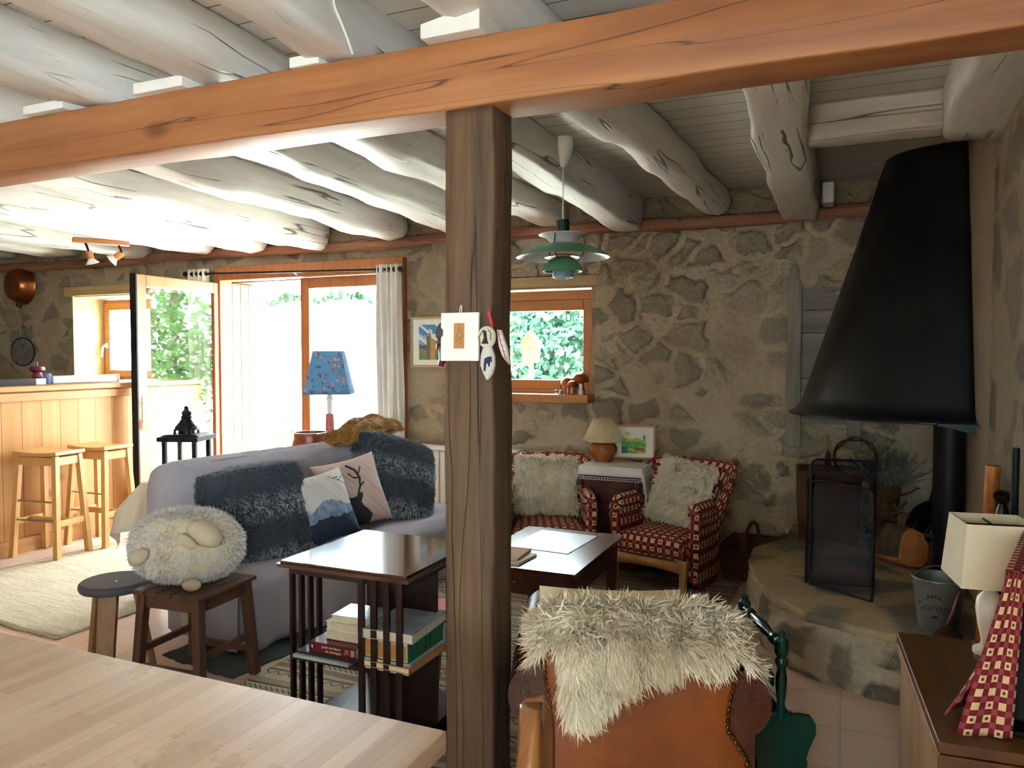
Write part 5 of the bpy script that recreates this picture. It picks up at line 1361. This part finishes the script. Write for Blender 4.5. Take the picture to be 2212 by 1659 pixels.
# ------------------------------------------------------------------ hearth and hood
MT['slabs'] = stone('hearth_slabs', ('#b7a07a', '#93805f'), ('#7a7263', '#5f584d', '#867c6b'), sc=1.9, thr=-.2, bump=.6, zs=.4, dist=.03, ero=.07, con=.95)
out = [(.595,3.56),(.40,3.58),(.2,3.64),(.02,3.70),(-.14,3.78),(-.27,3.92),(-.37,4.09),(-.44,4.30),(-.49,4.55),(-.52,4.80),(-.50,5.02),(-.40,5.20),(-.34,5.45),(-.33,5.765)]
def outl(u):
    q = u*(len(out)-1); i = min(int(q), len(out)-2); f = q-i
    return Vector(out[i]).lerp(Vector(out[i+1]), f)
t = thing('hearth', 'raised curved stone hearth under the black hood', 'hearth', (0,0,0))
def hs_(u, v):
    p = outl(u); c = Vector((.6,5.2)); d = (p-c).normalized()
    k = .012*wob(u*34+v*3, 1)+.012*wob(v*9+u*13, 4)-.02*v*v
    q = p+d*(k+.012); return Vector((min(q.x,.595), min(q.y,5.765), .262*v))
MB().grid(120, 14, hs_).build('base', MT['hearth'], t, auto=False)
n = 90; rim = [outl(i/n)+((outl(i/n)-Vector((.6,5.2))).normalized()*(.012*wob(i*.31, 2))) for i in range(n+1)]
rim = [(min(p.x,.595), min(p.y,5.765)) for p in rim]+[(.595,5.765)]
MB().prism(rim, .255, .30).build('slab', MT['slabs'], t, bevel=.012)
t = thing('fireplace_hood', 'tall black metal cone hood over the hearth', 'fireplace hood', (0,0,0))
HC = (.565, 5.30)
def hood(u, v):
    a = R(80)+R(200)*u
    prof = [(0,.895,1.135),(.012,.872,1.142),(.06,.826,1.20),(.2,.752,1.43),(.4,.648,1.76),(.6,.545,2.08),(.8,.445,2.40),(1.,.355,2.70)]
    for (a0, r0, z0), (a1, r1, z1) in zip(prof, prof[1:]):
        if v <= a1+1e-9: f = (v-a0)/(a1-a0); r = r0+(r1-r0)*f; z = z0+(z1-z0)*f; break
    z += .05*(1-v)*(cos(a)*-.0+sin(a)*-.5)*.6
    return Vector((min(HC[0]+r*cos(a), .598), min(HC[1]+r*sin(a), 5.682), z))
MB().grid(64, 50, hood).build('cone', MT['hood'], t, solid=.006, auto=False)
mb = MB()
mb.tube([Vector((min(HC[0]+.897*cos(a), .598), min(HC[1]+.897*sin(a), 5.68), 1.135-.015*sin(a))) for a in np.linspace(R(84),R(270),60)], .007, 6)
mb.build('rim', MT['hood'], t)
MB().prism([(.40,1.15),(.598,1.15),(.598,1.10)], 4.40, 4.42, 'y').box(.42,.597,4.30,4.46,1.146,1.158).build('bracket', MT['hood'], t)
t = thing('stove_pipe', 'thick black iron column between hearth and hood', 'pipe', (.515, 4.70, .298))
MB().lathe([(.001,0),(.078,0),(.078,.865),(.001,.865)], 40).build('tube', MT['black'], t)
MB().lathe([(.08,0),(.092,0),(.092,.03),(.08,.03)], 40).build('collar', MT['black'], t)

# old plank frame on the wall behind the hood
t = thing('plank_frame', 'weathered grey plank frame with rounded finial on the wall behind the hood', 'wooden frame', (0, 5.76, 0))
for x in (-.335, .055):
    MB().prism([(x-.048,.86),(x+.048,.86),(x+.048,1.98),(x+.03,2.02),(x+.022,2.06),(x+.026,2.09),(x+.012,2.13),(x-.012,2.13),(x-.026,2.09),(x-.022,2.06),(x-.03,2.02),(x-.048,1.98)], -.075, -.035, 'y').build('upright', MT['greywood'], t, bevel=.005)
for k in range(6): MB().box(-.30,.03,-.036,-.012,1.02+k*.158,1.02+k*.158+.152).build('cross_plank', MT['greywoodx'], t, bevel=.004)

# fire screen
t = thing('fire_screen', 'folding black mesh fire screen standing on the hearth', 'fire screen', (-.155, 4.245, .301))
def panel(p0, p1, h, r=.03):
    p0 = Vector((p0[0],p0[1],0)); p1 = Vector((p1[0],p1[1],0)); u = (p1-p0); L = u.length; u.normalize()
    pts = [p0+Vector((0,0,.006)), p0+Vector((0,0,h-r)), p0+u*r*.3+Vector((0,0,h-r*.3)), p0+u*r+Vector((0,0,h)), p1-u*r+Vector((0,0,h)), p1-u*r*.3+Vector((0,0,h-r*.3)), p1+Vector((0,0,h-r)), p1+Vector((0,0,.006))]
    fr = MB().tube(pts, .0065, 8, closed=True).build('panel_frame', MT['black'], t)
    mb = MB(); n = u.cross(Vector((0,0,1)))*.0008
    vs = [q+n for q in pts]+[q-n for q in pts]; k = len(pts)
    mb.add(vs, [tuple(range(k)), tuple(range(2*k-1,k-1,-1))]); mb.build('wire_mesh', MT['net'], fr, smooth=False)
panel((0,0), (.285,-.185), .55); panel((-.004,.02), (.30,.075), .655); panel((-.022,.03), (.0,.33), .55)

def wick_box(name, label, loc, rz, L, W, H, cat='basket', handle=True, mat='wick'):
    t = thing(name, label, cat, loc, rz)
    def f(u, v):
        a = u*4; k = int(a) % 4; q = a-int(a); fl = 1+.10*v+.012*sin(v*H*300)
        P = [(-1,-1),(1,-1),(1,1),(-1,1)]; x = P[k][0]+(P[(k+1)%4][0]-P[k][0])*q; y = P[k][1]+(P[(k+1)%4][1]-P[k][1])*q
        return Vector((x*L/2*fl, y*W/2*fl, .005+H*v))
    MB().grid(48, 30, f, cu=True).build('body', MT[mat], t, solid=.012, auto=False)
    MB().box(-L/2,L/2,-W/2,W/2,.0,.012).build('bottom', MT[mat], t)
    MB().tube([Vector((x*L/2*1.1,y*W/2*1.1,H+.004)) for x,y in ((-1,-1),(1,-1),(1,1),(-1,1))], .013, 8, closed=True).build('rim', MT[mat], t)
    if handle: MB().tube([Vector((0,W*.55*cos(a),H+handle*sin(a))) for a in np.linspace(0,pi,16)], .013, 8).build('handle', MT[mat], t)
    return t
wick_box('log_basket', 'low brown wicker basket on the floor between tub chair and hearth', (-.575, 5.42, 0), R(-6), .30, .40, .21, handle=.14)
wick_box('wicker_hamper', 'brown wicker hamper with hoop handle behind the fire screen', (-.10, 5.40, .301), R(4), .34, .30, .44, handle=.12)
tag(MB().tube([(.12*cos(a), .01*sin(a*5), .12*sin(a)+.012*sin(a*3)) for a in np.linspace(0,2*pi,40)[:-1]], .007, 6, closed=True).tube([(.117*cos(a), .012*cos(a*5), .117*sin(a)+.012*cos(a*4)) for a in np.linspace(0,2*pi,40)[:-1]], .006, 6, closed=True).build('twig_wreath', MT['wickd'], loc=(.06, 5.20, .86)), 'ring of twisted twigs leaning on the wicker hamper', 'wreath')
t = thing('dried_plant', 'grey green dried plant in a tall wicker pot on the hearth', 'plant', (.235, 5.33, .301))
MB().grid(40, 24, lambda u, v: Vector(((.055+.04*v+.003*sin(v*90))*cos(2*pi*u), (.055+.04*v+.003*sin(v*90))*sin(2*pi*u), .40*v)), cu=True).lathe([(.001,.0),(.055,.0)], 40).lathe([(.09,.36),(.001,.36)],40).build('wicker_pot', MT['wick'], t, auto=False)
g = np.random.default_rng(8); mb = MB()
for i in range(190):
    a = g.random()*6.28; b = g.random()*1.15; L = .15+.14*g.random(); d = Vector((sin(b)*cos(a), sin(b)*sin(a), cos(b)*.95)); p = Vector((.05*cos(a), .05*sin(a), .36)); e = p+d*L; mid = p+d*L*.5+Vector((0,0,.012))
    mb.tube([p, mid, e], [.0022,.0018,.0012], 4)
    for k in range(9):
        f = .3+.7*k/9; c = p.lerp(e, f); q = Vector(g.normal(size=3)).normalized(); s = .014+.011*g.random(); w = d.cross(q).normalized()*.0055
        mb.add([c-w, c+q*s*.5-w*.3+d*s*.5, c+q*s+d*s, c+w], [(0,1,2,3)])
mb.build('foliage', MT['lav'], t, smooth=False)
t = thing('black_pan', 'black long handled pan leaning against the wall beside the column', 'pan', (.475, 5.53, .435), rot=(R(-78), 0, R(30)))
MB().lathe([(.001,0),(.12,0),(.155,-.035),(.15,-.035),(.118,-.005),(.001,-.005)], 36).build('pan_body', MT['black'], t)
MB().bar((0,-.14,-.03),(.0,-.46,-.05),.022,.008,side=(1,0,0)).build('handle', MT['black'], t)
t = thing('split_log', 'split orange brown log lying on the hearth under the branches', 'log', (.30, 4.86, .302), R(30), rot=(R(-8), R(14), R(30)))
P = [(-.10,.02),(-.05,.0),(.05,.005),(.085,.05),(.075,.14),(.02,.20),(-.06,.215),(-.10,.16)]
MB().prism([(x+.0,z) for x,z in P], -.12, .12, 'y').build('wood', MT['cutwood'], t, bevel=.018, seg=3)
MB().prism([(-.102,.03),(-.10,.16),(-.06,.218),(-.075,.222),(-.112,.17),(-.114,.04)], -.12, .12, 'y').build('bark', MT['bark'], t, bevel=.004)
def branch(label, p, d, L, r, seed, tw, pale=False):
    t = thing('branch', label, 'branch', p, 0, None); g = np.random.default_rng(seed)
    d = Vector(d).normalized(); pts = [d*L*i/8+Vector(g.normal(size=3)*.008) for i in range(9)]
    MB().tube(pts, [r*(1-.35*i/8) for i in range(9)], 8).build('stem', MT['bark'], t)
    if pale: MB().tube([pts[-1]-d*.05, pts[-1]+d*.008], [r*.70,r*.45], 8).build('broken_end', MT['yellow'], t)
    mb = MB()
    for k in range(tw):
        i = g.integers(1,7); q = pts[i]; e = Vector(g.normal(size=3)).normalized(); e.z = abs(e.z)*.6+.1; l = .05+.10*g.random()
        c = [q, q+e*l*.5+Vector(g.normal(size=3)*.012), q+e*l+Vector(g.normal(size=3)*.02)+Vector((0,0,-.01))]
        mb.tube(c, [r*.28, r*.2, r*.1], 5)
    mb.build('side_twigs', MT['bark'], t)
branch('thick dead branch with pale broken end lying across the log', (.10, 4.94, .46), (1,-.36,.10), .42, .014, 3, 16, True)
branch('twiggy root like branch leaning on top of the log', (.20, 4.98, .45), (.5,.1,.75), .24, .012, 5, 26)
branch('thin curved dead branch sticking up beside the dried plant', (.24, 5.18, .60), (1,.05,.5), .20, .007, 9, 4)
t = thing('bucket', 'galvanised zinc bucket with blue lettering and wire handle on the hearth', 'bucket', (.39, 3.82, .301))
MB().lathe([(.001,.006),(.074,.006),(.075,0),(.078,0),(.107,.215),(.112,.218),(.110,.224),(.104,.222),(.074,.012),(.001,.012)], 44).build('body', MT['zinc'], t)
MB().tube([Vector((-.108*cos(a)*.9-.0, .06*sin(a)+.108*cos(a)*.43*0, .21+.045*sin(a))) for a in np.linspace(0,pi,20)], .0022, 6).build('handle', MT['metal'], t, rot=(0,0,R(-25)))
bl = plain('faded_blue_lettering', '#39405e', '#4a5068', .7)
ca = R(-106)
def bend(v):
    r = .0795+.135*(v.y+.10)/1.0; a = ca+v.x/.093
    r = .0785+(.107-.0785)*(v.y+.105)/.215+.0008
    return (r*cos(a), r*sin(a), v.y+.105)
mb = MB(); text_into(mb, 'Corona', .052, Matrix.Identity(4), extrude=0, bend=bend); mb.build('lettering', bl, t, smooth=False)
mb = MB()
for P in ([(-.03,.035),(-.022,.06),(-.014,.045),(-.006,.066),(0,.048),(.006,.066),(.014,.045),(.022,.06),(.03,.035)], [(-.034,.03),(.034,.03),(.036,.034),(-.036,.034)], [(-.016,-.05),(.018,-.048),(.012,-.034),(-.008,-.036)]):
    mb.add([bend(Vector((x,y,0))) for x,y in P], [tuple(range(len(P)))])
mb.build('crown_emblem', bl, t, smooth=False)
t = thing('hearth_brush', 'brown hearth brush with dark red handle leaning on the zinc bucket', 'brush', (.41, 3.655, .302))
MB().lathe([(.001,0),(.05,.0),(.055,.02),(.03,.05),(.014,.062),(.001,.065)], 20).build('bristle_head', MT['wickd'], t)
MB().tube([(0,0,.06),(.015,.01,.10),(.045,.035,.20)], [.010,.009,.007], 10).build('handle', MT['maroon'], t)
t = thing('blow_pipe', 'orange wooden tube standing against the chimney wall among fire tools', 'fire tool', (.53, 3.62, .301))
MB().tube([(0,0,0),(.02,-.01,.75)], .027, 16).lathe([(.016,.0),(.016,.01)], 12).build('tube', plain('orange_bamboo','#c8792a','#9a5520',.45,sc=30), t)
t = thing('poker', 'black iron rod leaning on the chimney wall behind the lamp', 'fire tool', (.555, 3.22, .0))
MB().tube([(0,0,0),(.0,-.03,1.17)], .013, 12).build('rod', MT['black'], t)
t = thing('fire_tongs', 'fire tool with turned brown knob handle beside the orange tube', 'fire tool', (.555, 3.42, .0))
MB().tube([(0,0,0),(0,0,.86)], .007, 8).build('rod', MT['black'], t)
MB().lathe([(.001,.84),(.022,.85),(.026,.88),(.02,.91),(.012,.93),(.03,.95),(.032,.965),(.02,.98),(.001,.985)], 20).build('knob', MT['mahog'], t)
t = thing('wall_socket', 'white electric socket low on the stone wall beside the wicker basket', 'socket', (-.40, 5.765, .215))
MB().box(-.04,.04,-.012,0,-.04,.04).build('plate', MT['plastic'], t, bevel=.004)
MB().lathe([(.001,0),(.02,0),(.02,-.003),(.001,-.003)], 20, Tr(0,-.0125,0) @ Rx(pi/2)).build('outlet', MT['ink'], t)

# ------------------------------------------------------------------ leather armchair and sheepskin
t = thing('leather_armchair', 'worn tan leather club armchair seen from behind with studded back', 'armchair', (-.51, 2.04, 0), R(18)); t.scale = (.94,1,1)
rt = [(.280,.69),(.276,.61),(.262,.54),(.260,.485),(.285,.45),(.312,.41),(.326,.36),(.322,.24),(.30,.12)]
ol = [(-x,z) for x,z in rt[::-1]][::1] + rt
ol = [(-x,z) for x,z in reversed(rt)]+[(x,z) for x,z in rt]
def backp(u, v):
    # v: 0..1 up; u across, gently padded
    z = .10+.60*v
    for (x0,z0),(x1,z1) in zip(rt[::-1], rt[::-1][1:]):
        if z <= z1+1e-6: f = max(0,(z-z0)/(z1-z0)); w = x0+(x1-x0)*f; break
    else: w = rt[0][0]
    a = 2*u-1; return Vector((a*w, -.022*(1-a**4)*(1-(2*v-1)**6)-.004, z))
MB().grid(30, 36, backp).build('back_panel', MT['leather'], t, solid=.01, auto=False)
MB().prism(rprof([(.0,.10),(.0,.70),(.05,.752),(.18,.745),(.22,.60),(.22,.10)], [.02,.05,.05,.05,.05,.02]), -.27, .27, 'x').build('backrest', MT['leatherd'], t, bevel=.022, seg=3)
for sx in (-1,1):
    def arm(u, v):
        a = 2*pi*u; y = .0+.74*v; e = (1-.8*max(0,(v-.93)/.07)**2)
        if u < .66:
            q = -R(60)+u/.66*R(300); r = .094*e; x = .288+r*cos(q); z = .548+r*sin(q)
        else:
            f = (u-.66)/.34; q0 = -R(60)+R(300); xa = .288+.094*cos(q0)*e; 
            if f < .33: x = xa-.02*f; z = .548-.094*.87-(.363)*(f/.33)
            elif f < .66: x = .235+.115*((f-.33)/.33); z = .10
            else: x = .35-.018*((f-.66)/.34); z = .10+.368*((f-.66)/.34)
        return Vector((sx*(x+.012*sin(y*3)), y+.004, z))
    mb = MB().grid(48, 30, arm, cu=True)
    for e in (0, 30): mb.f.append([i*31+e for i in range(48)]); mb.m.append(0)
    mb.build('armrest', MT['leatherd'], t, auto=True)
MB().prism(rprof([(.20,.13),(.20,.40),(.70,.43),(.72,.13)], [.02,.06,.06,.02]), -.26, .26, 'x').build('seat', MT['leatherd'], t, bevel=.015)
mb = MB()
def along(P, step):
    P = [Vector(p) for p in P]; out_ = []; acc = 0
    for a, b in zip(P, P[1:]):
        L = (b-a).length; s = -acc
        while s+step <= L: s += step; out_.append(a.lerp(b, s/L))
        acc = L-s
    return out_
for sx in (-1,1):
    for p in along([(sx*(x-.006), z) for x, z in rt], .0165): mb.ball((p.x, -.012, p.y), (.0062,.0055,.0062), 8, 5)
for p in along([(-.27,.686),(.27,.686)], .0165): mb.ball((p.x, -.010, p.y), (.0062,.0055,.0062), 8, 5)
mb.build('stud_trim', MT['brass'], t)
for sx in (-1,1):
    for y in (.06,.66): MB().bar((sx*.27,y,.11),(sx*.28,y,.0),.06,.06,.04,.04).build('leg', MT['mahog'], t, bevel=.004)
AC = (-.51, 2.04); AR = R(18)
t = thing('cream_cushion', 'flat cream cushion inside the leather armchair under the sheepskin', 'cushion', (0,0,0))
cushion_mb(cush_fn(.44,.34,.09,.05,seed=3), 16).build('cover', MT['hide'], t, weld=True)
p = Rz(AR) @ Vector((-.07,.285,.575)); place(t, (AC[0]+p.x, AC[1]+p.y, .60), AR, R(-8), 0)
t = thing('sheepskin', 'long shaggy cream sheepskin thrown over the back of the leather armchair', 'sheepskin', (AC[0], AC[1], 0), AR); t.scale = (.96,1,1)
ctrl = [(-.30,.0),(-.245,.0),(-.225,.02),(-.205,.20),(-.17,.225),(-.11,.195),(-.06,.135),(.0,.09),(.06,.075),(.13,.05),(.19,.055),(.235,.04),(.265,.0),(.30,.0)]
def Lf(x):
    for (a, l0), (b, l1) in zip(ctrl, ctrl[1:]):
        if x <= b: return l0+(l1-l0)*(x-a)/(b-a)
    return ctrl[-1][1]
def skin(u, v):
    x = -.30+.605*u; e = 1-abs(2*u-1)**6
    path = [(.26,.68),(.20,.745),(.12,.760),(.045,.752),(-.012,.715),(-.030,.665),(-.032,.60),(-.032,.50)]
    ls = [sqrt((path[i+1][0]-path[i][0])**2+(path[i+1][1]-path[i][1])**2) for i in range(7)]
    tot = sum(ls[:4])+Lf(x); s = v*tot
    for i, l in enumerate(ls):
        if s <= l or i == 6: f = s/l; y = path[i][0]+(path[i+1][0]-path[i][0])*f; z = path[i][1]+(path[i+1][1]-path[i][1])*f; break
        s -= l
    z -= .035*max(0, (abs(x)-.25)/.05) + .012*(1-e)
    return Vector((x, y+.01*wob(x*9, 2), z+.008*wob(x*11+v*5, 1)))
mb = MB().grid(60, 40, skin); mb.build('hide', MT['hide'], t, solid=.008)
def comb(p): return (p[0]*1.2, -.6 if p[1] > -.0 else -.1, -.3 if p[1] > -.0 else -1.)
fl = MB(); fl.v = mb.v; fl.f = mb.f
nrm = (mb.v[mb.f[1200][1]]-mb.v[mb.f[1200][0]]).cross(mb.v[mb.f[1200][2]]-mb.v[mb.f[1200][0]])
if nrm.z < 0 and nrm.y > 0 or nrm.z < -.1*abs(nrm.y): fl.f = [f[::-1] for f in mb.f]
fur('fur', fl, 24000, .048, .0028, MT['cream'], t, comb, .25, .45, .6, .35, 21)
t2 = MB().grid(14, 14, lambda u, v: Vector((.285+.05*v+.02*sin(u*4), .05+.18*u, .725-.17*v*(1-.5*abs(2*u-1))-.02*u)))
fl2 = t2; t2.build('side_flap', MT['hide'], t, solid=.006)
fur('fur', t2 if (t2.v[t2.f[0][1]]-t2.v[t2.f[0][0]]).cross(t2.v[t2.f[0][2]]-t2.v[t2.f[0][0]]).x > 0 else (lambda m: (setattr(m,'f',[f[::-1] for f in m.f]), m)[1])(t2), 3000, .042, .0026, MT['cream'], t, (.3,0,-1), .3, .5, .7, .3, 23)

# ------------------------------------------------------------------ magazine rack
t = thing('magazine_rack', 'dark green painted magazine rack with turned handle beside the leather armchair', 'magazine rack', (-.175, 2.56, 0), R(24))
half = [(0,.02),(.055,.02),(.075,.04),(.10,.05),(.105,.10),(.085,.15),(.078,.19),(.09,.235),(.112,.285),(.112,.315),(.095,.345),(.06,.352),(.03,.35),(.016,.36)]
ol = half+[(-x,z) for x,z in reversed(half[1:])]
for y in (0, .38):
    MB().prism(ol, y-.009, y+.009, 'y').build('end_panel', MT['green'], t, bevel=.004)
    MB().lathe([(.001,.335),(.012,.335),(.016,.36),(.013,.39),(.017,.43),(.018,.47),(.013,.50),(.02,.515),(.02,.525),(.013,.535),(.022,.55),(.022,.59),(.013,.60),(.013,.615),(.001,.62)], 20, Tr(0,y,0)).build('spindle', MT['green'], t)
prof = [(.0,.012),(.03,.016),(.05,.011),(.06,.019),(.08,.019),(.09,.012),(.15,.018),(.19,.02),(.23,.018),(.29,.012),(.30,.019),(.32,.019),(.33,.011),(.35,.016),(.38,.012)]
MB().lathe([(r,y) for y,r in prof], 18, Tr(0,0,.57) @ Rx(-pi/2)).build('handle', MT['green'], t)
for x in (-.085,.085):
    for z in (.09,.16,.23): MB().box(x-.006,x+.006,.009,.371,z,z+.03).build('side_slat', MT['green'], t)
MB().box(-.08,.08,.009,.371,.06,.07).build('base', MT['green'], t)
for k, (x, hh, lab, m) in enumerate(((-.052,.385,'pale magazine in the green rack closest to the armchair','paper'), (-.030,.41,'white magazine with bold black title in the green rack','gloss'), (.012,.36,'dark covered magazine in the middle of the green rack','darkcover'), (.045,.34,'thin glossy magazine on the outer side of the green rack','gloss'))):
    q = thing('magazine', lab, 'magazine', (0,0,0), 0, 'magazines in the green rack')
    M = Rz(R(24)); p = M @ Vector((x,.04,0)); q.location = (-.175+p.x, 2.56+p.y, .071); q.rotation_euler = (0,0,R(24))
    MB().box(-.007,.007,0,.28,0,hh-.07).build('cover', MT[m], q, bevel=.003)
    MB().box(-.0055,.0055,.003,.282,.003,hh-.069).build('pages', MT['pages'], q)
    if k == 1:
        mb = MB(); text_into(mb, 'MAPA', .05, Matrix(((0,0,1,0.0078),(0,1,0,.06),(1,0,0,.24),(0,0,0,1))) if False else Tr(.0,-.0005,.22) @ Rx(pi/2) @ Matrix.Scale(.28,4,(1,0,0))); mb.build('title', MT['ink'], q, smooth=False)

# ------------------------------------------------------------------ dining table and chair, chest corner
t = thing('dining_table', 'light butcher block dining table top close to the camera', 'table', (-1.47, .86, 0))
MB().box(-.76,.75,-.50,.47,.705,.75).build('table_top', MT['butcher'], t, bevel=.004)
MB().box(-.68,.47,-.42,.39,.62,.705).build('apron', MT['oak'], t, bevel=.004)
for sx in (-.66,.44):
    for sy in (-.40,.37): MB().bar((sx,sy,.705),(sx,sy,0),.07,.07,.05,.05).build('leg', MT['oak'], t, bevel=.005)
t = thing('wooden_chair', 'varnished wooden chair with rounded solid back at the end of the dining table', 'chair', (-.695, 1.155, 0), R(14))
# local: back towards +x, facing -x
def cb(u, v):
    a = 2*u-1; b = v; z = .47+.425*b; w = .17*max(0,1-(max(0,b-.25)/.75)**2)**.5*(.85+.15*min(1,b/.25)); w = max(w,.004)
    return Vector((.185+.02*b+.03*a*a, a*w, z))
MB().grid(24, 40, cb).build('backrest', MT['chairwood'], t, solid=.024, bevel=0, auto=False)
MB().prism(rprof([(-.21,-.20),(.17,-.18),(.17,.18),(-.21,.20)], .06), .435, .465, 'z').build('seat', MT['chairwood'], t, bevel=.008)
for sy in (-1,1):
    MB().bar((-.16,sy*.15,.435),(-.19,sy*.18,0),.035,.035,.025,.025).build('leg', MT['chairwood'], t, bevel=.004); MB().bar((.13,sy*.14,.435),(.17,sy*.17,0),.035,.035,.025,.025).build('leg', MT['chairwood'], t, bevel=.004)
    
t = thing('wooden_chest', 'old brown wooden chest carrying the covered television and alabaster lamp', 'chest', (.19, 1.787, 0), R(3.5))
MB().box(.006,.36,.012,.655,.02,.672).build('body', MT['chestside'], t, bevel=.003)
MB().box(-.004,.185,-.004,.668,.674,.70).build('top', MT['chest'], t, bevel=.004)
MB().box(.188,.365,-.004,.668,.674,.70).build('top', MT['chest'], t, bevel=.004)
MB().box(-.002,.008,-.002,.666,.64,.668).build('side_moulding', MT['chestside'], t, bevel=.003)
MB().box(-.002,.362,-.004,.012,.615,.672).build('front_rail', MT['chest'], t, bevel=.003)
d = MB().box(.03,.335,-.010,.012,.44,.60).build('drawer', MT['chestfront'], t, bevel=.004); MB().ball((.18,-.022,.52), .014).build('knob', MT['brass'], d)
d = MB().box(.03,.335,-.010,.012,.06,.42).build('door', MT['chestfront'], t, bevel=.004); MB().ball((.30,-.022,.30), .014).build('knob', MT['brass'], d)
t = thing('alabaster_lamp', 'white vase lamp with cream square shade on the wooden chest', 'lamp', (.364, 2.375, .70), R(8))
MB().lathe([(.001,0),(.040,0),(.040,.010),(.022,.022),(.020,.035),(.030,.08),(.036,.12),(.032,.15),(.018,.165),(.013,.175),(.016,.185),(.010,.19),(.001,.19)], 36).build('base', MT['marble'], t)
mb = MB()
for k in range(4):
    M = Rz(k*pi/2); 
    mb.grid(1, 1, lambda u, v: Vector(((u-.5)*2*(.096-.014*v), -(.096-.014*v), .195+.165*v)), M=M)
mb.build('lamp_shade', MT['shadecream'], t, weld=True, solid=.003, smooth=False)
MB().box(-.078,.078,-.002,.002,.345,.349).box(-.002,.002,-.078,.078,.345,.349).build('shade_carrier', MT['brass'], t)
t = thing('television', 'black flat television on the wooden chest half covered by a checked cloth', 'television', (.342, 1.868, .70), R(-14))
MB().box(-.08,.09,.0,.16,0,.012).build('foot', MT['screen'], t, bevel=.004)
MB().box(-.022,.022,.0,.46,.035,.345).build('panel', MT['screen'], t, bevel=.006)
MB().box(-.012,.012,.06,.12,.012,.05).build('stand_neck', MT['screen'], t)
t = thing('checked_cloth', 'red and cream checked cloth draped over the black television', 'cloth', (.342, 1.868, .70), R(-14))
def drape(u, v):
    y = -.022+.49*u; s = (v-.5)*2
    if s < 0:
        f = -s; z = .352-.005-.335*max(0,(f-.08)/.92); x = -.027-.10*f*f*(1-.55*u)+.010*sin(u*20+f*4)*f
        if f < .08: x = -.027*f/.08; z = .352
    else:
        f = s; z = .352-.23*max(0,(f-.08)/.92); x = .027+.035*f*f+.008*sin(u*18)*f
        if f < .08: x = .027*f/.08; z = .352
    return Vector((x, y-.012*abs(s)*sin(f*5 if True else 0), z))
def corner_flap(u, v):
    return Vector((-.022-.085*v*(1-u)+.028*u-.015*v*u, -.026-.03*v*(1-u)-.006*sin(u*9), .352-.345*v-.012*v*(1-u)))
MB().grid(14, 30, corner_flap, uv=lambda u, v: (u*.12, v*.4)).grid(40, 50, drape, uv=lambda u, v: (u*.55, v*.7)).build('cloth', check_fabric('checked_cloth', 30.), t, solid=.003)
